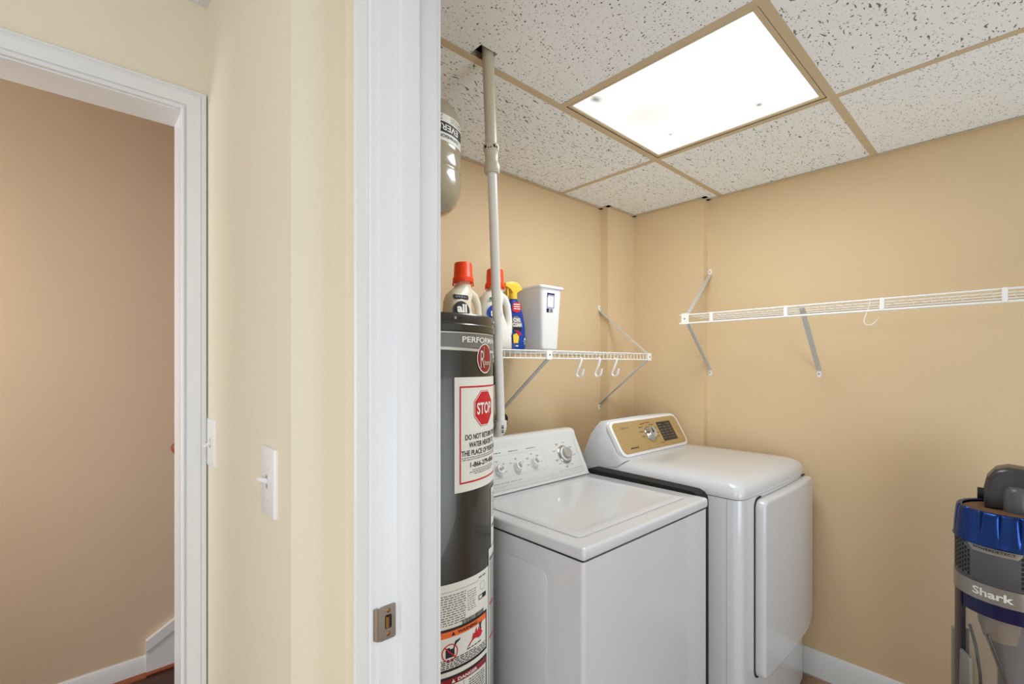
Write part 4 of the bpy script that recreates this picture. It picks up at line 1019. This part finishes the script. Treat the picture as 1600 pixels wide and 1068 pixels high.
# white waste bin
bx0, bx1, by0, by1 = 1.385, 1.482, 1.325, 1.580; BH = .262
wb = thing('waste_bin', ((bx0 + bx1) / 2, (by0 + by1) / 2, SH), 'slim white plastic waste bin standing on the wire shelf', 'bin')
def brr(e, z, r): return [Vector((x, y, SH + z)) for x, y in rrect(bx1 - bx0 + 2 * e, by1 - by0 + 2 * e * .7, r, 4, (bx0 + bx1) / 2, (by0 + by1) / 2)]
bm = newbm(); loft(bm, [brr(-.008, 0, .012), brr(-.003, .003, .014), brr(0, .010, .015), brr(.013, BH - .012, .017), brr(.0135, BH - .010, .017), brr(.024, BH - .009, .020), brr(.025, BH - .003, .020), brr(.023, BH, .020), brr(.012, BH, .016), brr(.009, BH - .01, .015), brr(-.003, .008, .012)])
wbo = mk('bin_body', bm, M_white2, wb, smooth=35)
def FBn(a, b, c=0): t_ = b / BH; return Vector(((bx0 + bx1) / 2 + a, by0 - .013 * .7 * t_ - .0010 - c, SH + b))
bm = newbm(); band(bm, FBn, rrect(.044, .060, .002, 2, -.008, .202), rrect(.036, .052, .002, 2, -.008, .202), .0004); quad(bm, FBn, -.028, .012, .222, .230, .0005); stk = mk('sticker_frame', bm, M_violet, wbo, smooth=0)
bm = newbm(); quad(bm, FBn, -.030, .014, .2270, .2330, .0006); quad(bm, FBn, -.030, -.025, .215, .2320, .0006); quad(bm, FBn, -.031, -.017, .154, .170, .0004)
a = -.012
for w_ in (.002, .001, .003, .001, .002): quad(bm, FBn, a, a + w_, .154, .170, .0004); a += w_ + .002
mk('sticker_print', bm, M_vnavy, wbo, smooth=0)
bm = newbm(); polyflat(bm, FBn, [(-.020, .203), (-.010, .206), (.004, .213), (-.006, .209)], .0006); mk('sticker_picture', bm, M_lgrey_ink, wbo, smooth=0)

# ------------------------------------------------------------------ washer supply valves on the back wall, half hidden by the pipe
vb = thing('washer_valve_box', (1.33, 1.605, 1.16), 'beige water valve with black handle on the wall behind the hanging pipe', 'valve')
bm = newbm(); box(bm, 1.285, 1.385, 1.588, 1.604, 1.07, 1.245, .003, 2); mk('backplate', bm, M_beige_box, vb)
bm = newbm(); tube(bm, [(1.350, 1.585, 1.110), (1.350, 1.562, 1.110)], .010, 12); tube(bm, [(1.350, 1.562, 1.175), (1.350, 1.562, 1.05)], .010, 12); mk('valve_body', bm, M_brass, vb)
bm = newbm(); lathe(bm, [(0, 0), (.012, 0), (.020, .004), (.021, .012), (.014, .018), (0, .019)], (1.375, 1.555, 1.155), (.3, -1, .1), 18); tube(bm, [(1.375, 1.548, 1.16), (1.383, 1.548, 1.135), (1.378, 1.548, 1.115)], .010, 10); mk('handle', bm, M_black, vb)
bm = newbm(); cyl(bm, (1.350, 1.575, 1.04), (1.350, 1.575, .60), .011, n=14); mk('hose', bm, M_dark, vb)
vb2 = thing('shutoff_valve', (1.30, 1.605, 1.35), 'dark round valve knob under the shelf, showing either side of the pipe', 'valve')
bm = newbm(); lathe(bm, [(0, 0), (.020, 0), (.046, .004), (.050, .010), (.046, .018), (.015, .022), (0, .022)], (1.300, 1.555, 1.352), (0, -1, 0), 32); mk('knob', bm, M_black, vb2)
bm = newbm(); cyl(bm, (1.300, 1.556, 1.352), (1.300, 1.604, 1.352), .012, n=16); mk('stem', bm, M_brass, vb2)
pg = thing('supply_pipes', (1.25, 1.605, 1.2), 'pair of pale pipes on the wall between water heater and hanging pipe', 'pipe')
for z in (1.275, 1.185):
    bm = newbm(); cyl(bm, (1.10, 1.590, z), (1.286, 1.590, z), .009, n=16); mk('pipe', bm, M_pvcold, pg)

# ------------------------------------------------------------------ vacuum cleaner
VX, VY, VR = 2.175, 0.035, 0.130
vbase = math.atan2(-VY, -VX)
def VF(a, z, c=0.0):
    ang = vbase + a / VR; return Vector((VX + (VR + c) * math.cos(ang), VY + (VR + c) * math.sin(ang), z))
vac = thing('vacuum_cleaner', (VX, VY, 0), 'upright vacuum cleaner with blue ring and clear dustbin by the right wall', 'vacuum cleaner')
bm = newbm()
N_ = 72
prof = [(.004, .832, 0), (.006, .835, 0), (.004, .840, .0), (.003, .855, .15), (.002, .875, .35), (.000, .900, .7), (-.002, .922, .95), (-.004, .932, 1), (-.008, .936, .6), (-.012, .937, .2), (-.018, .934, 0)]; N_ = 180
prev = None
for c_, z, g in prof:
    cur = []
    for i in range(N_ * 2):
        ang = 2 * PI * i / (N_ * 2)
        ph = (ang * 18 / (2 * PI)) % 1.0; d_ = max(0, 1 - abs(ph - .5) / (.03 + .13 * g)) * .006 * min(1, g * 1.5)
        r = VR + c_ - d_; cur.append(bm.verts.new((VX + r * math.cos(ang), VY + r * math.sin(ang), z)))
    if prev: bridge(bm, prev, cur)
    prev = cur
mk('blue_ring', bm, M_vblue, vac, smooth=60, label='metallic blue fluted ring')
bm = newbm(); lathe(bm, [(VR - .017, .915), (VR - .017, .926), (VR - .03, .930), (0, .931)], (VX, VY, 0), n=48); mk('foam_filter', bm, M_foam, vac, label='dusty brown foam filter')
bm = newbm(); lathe(bm, [(VR - .002, .716), (VR, .720), (VR, .832), (VR - .004, .838)], (VX, VY, 0), n=72); mh = mk('motor_housing', bm, M_vgrey, vac)
bm = newbm(); pts = [(-.105, .838), (.035, .838), (.015, .812), (-.085, .812)]
n_ = 16; top_ = [( -.112 + (.147) * i / n_, .8365) for i in range(n_ + 1)]; bot_ = [(-.090 + .105 * i / n_, .812) for i in range(n_ + 1)]
va = [bm.verts.new(VF(a, z, .0012)) for a, z in top_]; vb_ = [bm.verts.new(VF(a, z, .0012)) for a, z in bot_]
for i in range(n_): bm.faces.new((va[i], vb_[i], vb_[i + 1], va[i + 1]))
pl = mk('name_plate', bm, M_vsilver, mh)
bm = newbm(); text(bm, 'POWERDETECT', VF, -.038, .8245, .0075, .098, bold=.02, c=.0018); mk('plate_lettering', bm, M_ink, pl, smooth=0)
bm = newbm()      # vent slots
for side_ in ((-.190, -.098), (.022, .115)):
    k = 0; a = side_[0]
    while a < side_[1]:
        z = .728 + (k % 2) * .007
        while z < .828 - (max(0, a + .125) * .0 if side_[0] < 0 else 0):
            if not (side_[0] < 0 and z > .828 - max(0, (a + .125)) * 1.2): quad(bm, VF, a, a + .0065, z, z + .010, .0010)
            z += .014
        a += .0105; k += 1
mk('vent_slots', bm, M_black, mh, smooth=0)
# silver frame: shoulder band plus side pillars round the bin window
def cring(a0, a1, z0, z1, c0, c1, n_=24):
    outs = []
    for i in range(n_ + 1):
        a = a0 + (a1 - a0) * i / n_; outs.append([VF(a, z0, c0), VF(a, z1, c0), VF(a, z1, c1), VF(a, z0, c1)])
    loft(bm, outs)
bm = newbm(); cring(-.30, .50, .664, .716, -.012, .003, 50); fr = mk('shoulder_band', bm, M_vsilver, vac)
bm = newbm(); text(bm, 'Shark', VF, -.040, .691, .024, .094, bold=.03, c=.0036); mk('brand_lettering', bm, M_label, fr, smooth=0)
for a in (-.172, .20): bm = newbm(); cring(a, a + .04, .20, .666, -.014, .002, 8); mk('side_pillar', bm, M_vgrey2, vac)
bm = newbm(); cring(-.133, .205, .618, .664, -.014, -.002, 30); mk('navy_band', bm, M_vnavy, vac)
bm = newbm(); lathe(bm, [(VR - .008, .26), (VR - .006, .27), (VR - .006, .62), (VR - .010, .62), (VR - .010, .27), (VR - .012, .264)], (VX, VY, 0), n=64, closed=True); mk('dustbin', bm, M_clear, vac, label='clear plastic dustbin')
bm = newbm(); lathe(bm, [(.030, .27), (.030, .42), (.060, .52), (.075, .56), (.078, .625), (0, .625)], (VX, VY, 0), n=48); mk('cyclone', bm, M_bin_in, vac)
bm = newbm(); lathe(bm, [(.040, .535), (.050, .575), (.052, .61), (.0, .61)], Vector((VX - .045, VY + .02, 0)), n=32); mk('filter_cone', bm, M_cone, vac)
bm = newbm(); tube(bm, [VF(-.125, .56, -.02), VF(-.10, .50, -.022), VF(-.085, .42, -.022), VF(-.08, .30, -.022)], .004, 8); tube(bm, [VF(-.06, .56, -.02), VF(-.02, .46, -.022), VF(.0, .38, -.022), VF(.01, .28, -.022)], .004, 8); mk('dirt_channel', bm, M_vgrey2, vac)
bm = newbm(); lathe(bm, [(0, .17), (VR - .01, .17), (VR, .18), (VR, .262), (VR - .008, .270), (0, .270)], (VX, VY, 0), n=64); cring(-.130, .20, .262, .40, .0, .003, 20) if False else None; mk('lower_collar', bm, M_vgrey2, vac)
# bin latch, side tool
bm = newbm(); f = Fr(VF(-.118, .44, -.004), (VF(-.108, 0, 0) - VF(-.128, 0, 0)), (0, 0, 1)); prism(bm, [(-.016, -.10), (.030, -.10), (.026, .028), (-.012, .036)], f, 0, .010, bev=.003); mk('bin_latch', bm, M_vsilver, vac)
bm = newbm(); f = Fr(VF(-.195, .0, .0) , (VF(-.175, 0, 0) - VF(-.215, 0, 0)), (0, 0, 1)); prism(bm, [(-.022, .20), (.012, .20), (.012, .515), (.0, .520), (-.014, .505), (-.022, .46)], f, -.035, .008, bev=.006, seg=3); mk('side_tool', bm, M_vsilver, vac, label='silver side tool')
# hose elbow / carry hood on top
bm = newbm(); ux = (VF(.01, 0, 0) - VF(-.01, 0, 0)).normalized(); out_ = Vector((math.cos(vbase), math.sin(vbase), 0)); C_ = Vector((VX, VY, .930)) - out_ * 0.02
hf = Fr(C_ + ux * .006, ux, (0, 0, 1))
shp = [(-.066, 0), (.066, 0), (.068, .05), (.062, .078), (.045, .096), (.02, .104), (-.012, .106), (-.040, .098), (-.060, .076), (-.067, .050)]
shp = [(x, y * 1.30) for x, y in shp]
prism(bm, shp, hf, -.045, .045, bev=.018, seg=4); hood = mk('hose_hood', bm, M_vgrey2, vac, smooth=50)
bm = newbm(); f2 = hf
lathe(bm, [(.034, 0), (.034, .062), (.030, .072), (.022, .080), (0, .084)], C_ + out_ * .034 + ux * .016, (0, 0, 1), 32); mk('hose_socket', bm, M_vgrey, hood)
bm = newbm(); cyl(bm, C_ - ux * .050 + Vector((0, 0, .038)) , C_ - ux * .076 + Vector((0, 0, .038)), .019, n=24); mk('release_button', bm, M_black, vac)
# spine, wand and floor head (below and beside the frame)
bm = newbm(); back = -out_; tube(bm, [C_ + back * .10 + Vector((0, 0, -.80)), C_ + back * .10 + Vector((0, 0, -.02))], .018, 16); mk('wand', bm, M_vsilver, vac)
bm = newbm(); tube(bm, [C_ + Vector((0, 0, -.78)), C_ + out_ * .10 + Vector((0, 0, -.88))], .05, 20); mk('neck', bm, M_vgrey, vac)
bm = newbm(); hc = Vector((VX, VY, 0)) + out_ * .17; f = Fr(hc, ux, out_)
f = Fr(hc, ux, out_.cross(ux).cross(ux) * 1 if False else -out_)
prism(bm, rrect(.29, .15, .03, 5), f, -.075 if f.n.z < 0 else .005, -.005 if f.n.z < 0 else .075, bev=.012, seg=3); mk('floor_head', bm, M_vgrey2, vac)

# small wall blemishes seen in the photograph: scuffs on the stairwell wall
bm = newbm()
for x, z, l, a in ((.088, .35, .014, .5), (-.02, .215, .01, .3), (.0, .195, .006, 1.4)):
    f = Fr((x, 2.6797, z), (math.cos(a), 0, math.sin(a)), (-math.sin(a), 0, math.cos(a))); quad(bm, f, 0, l, 0, .0015, .0004)
sc_ = mk('wall_scuffs', bm, M_stain, bpy.data.objects['wall_stairwell'], smooth=0)
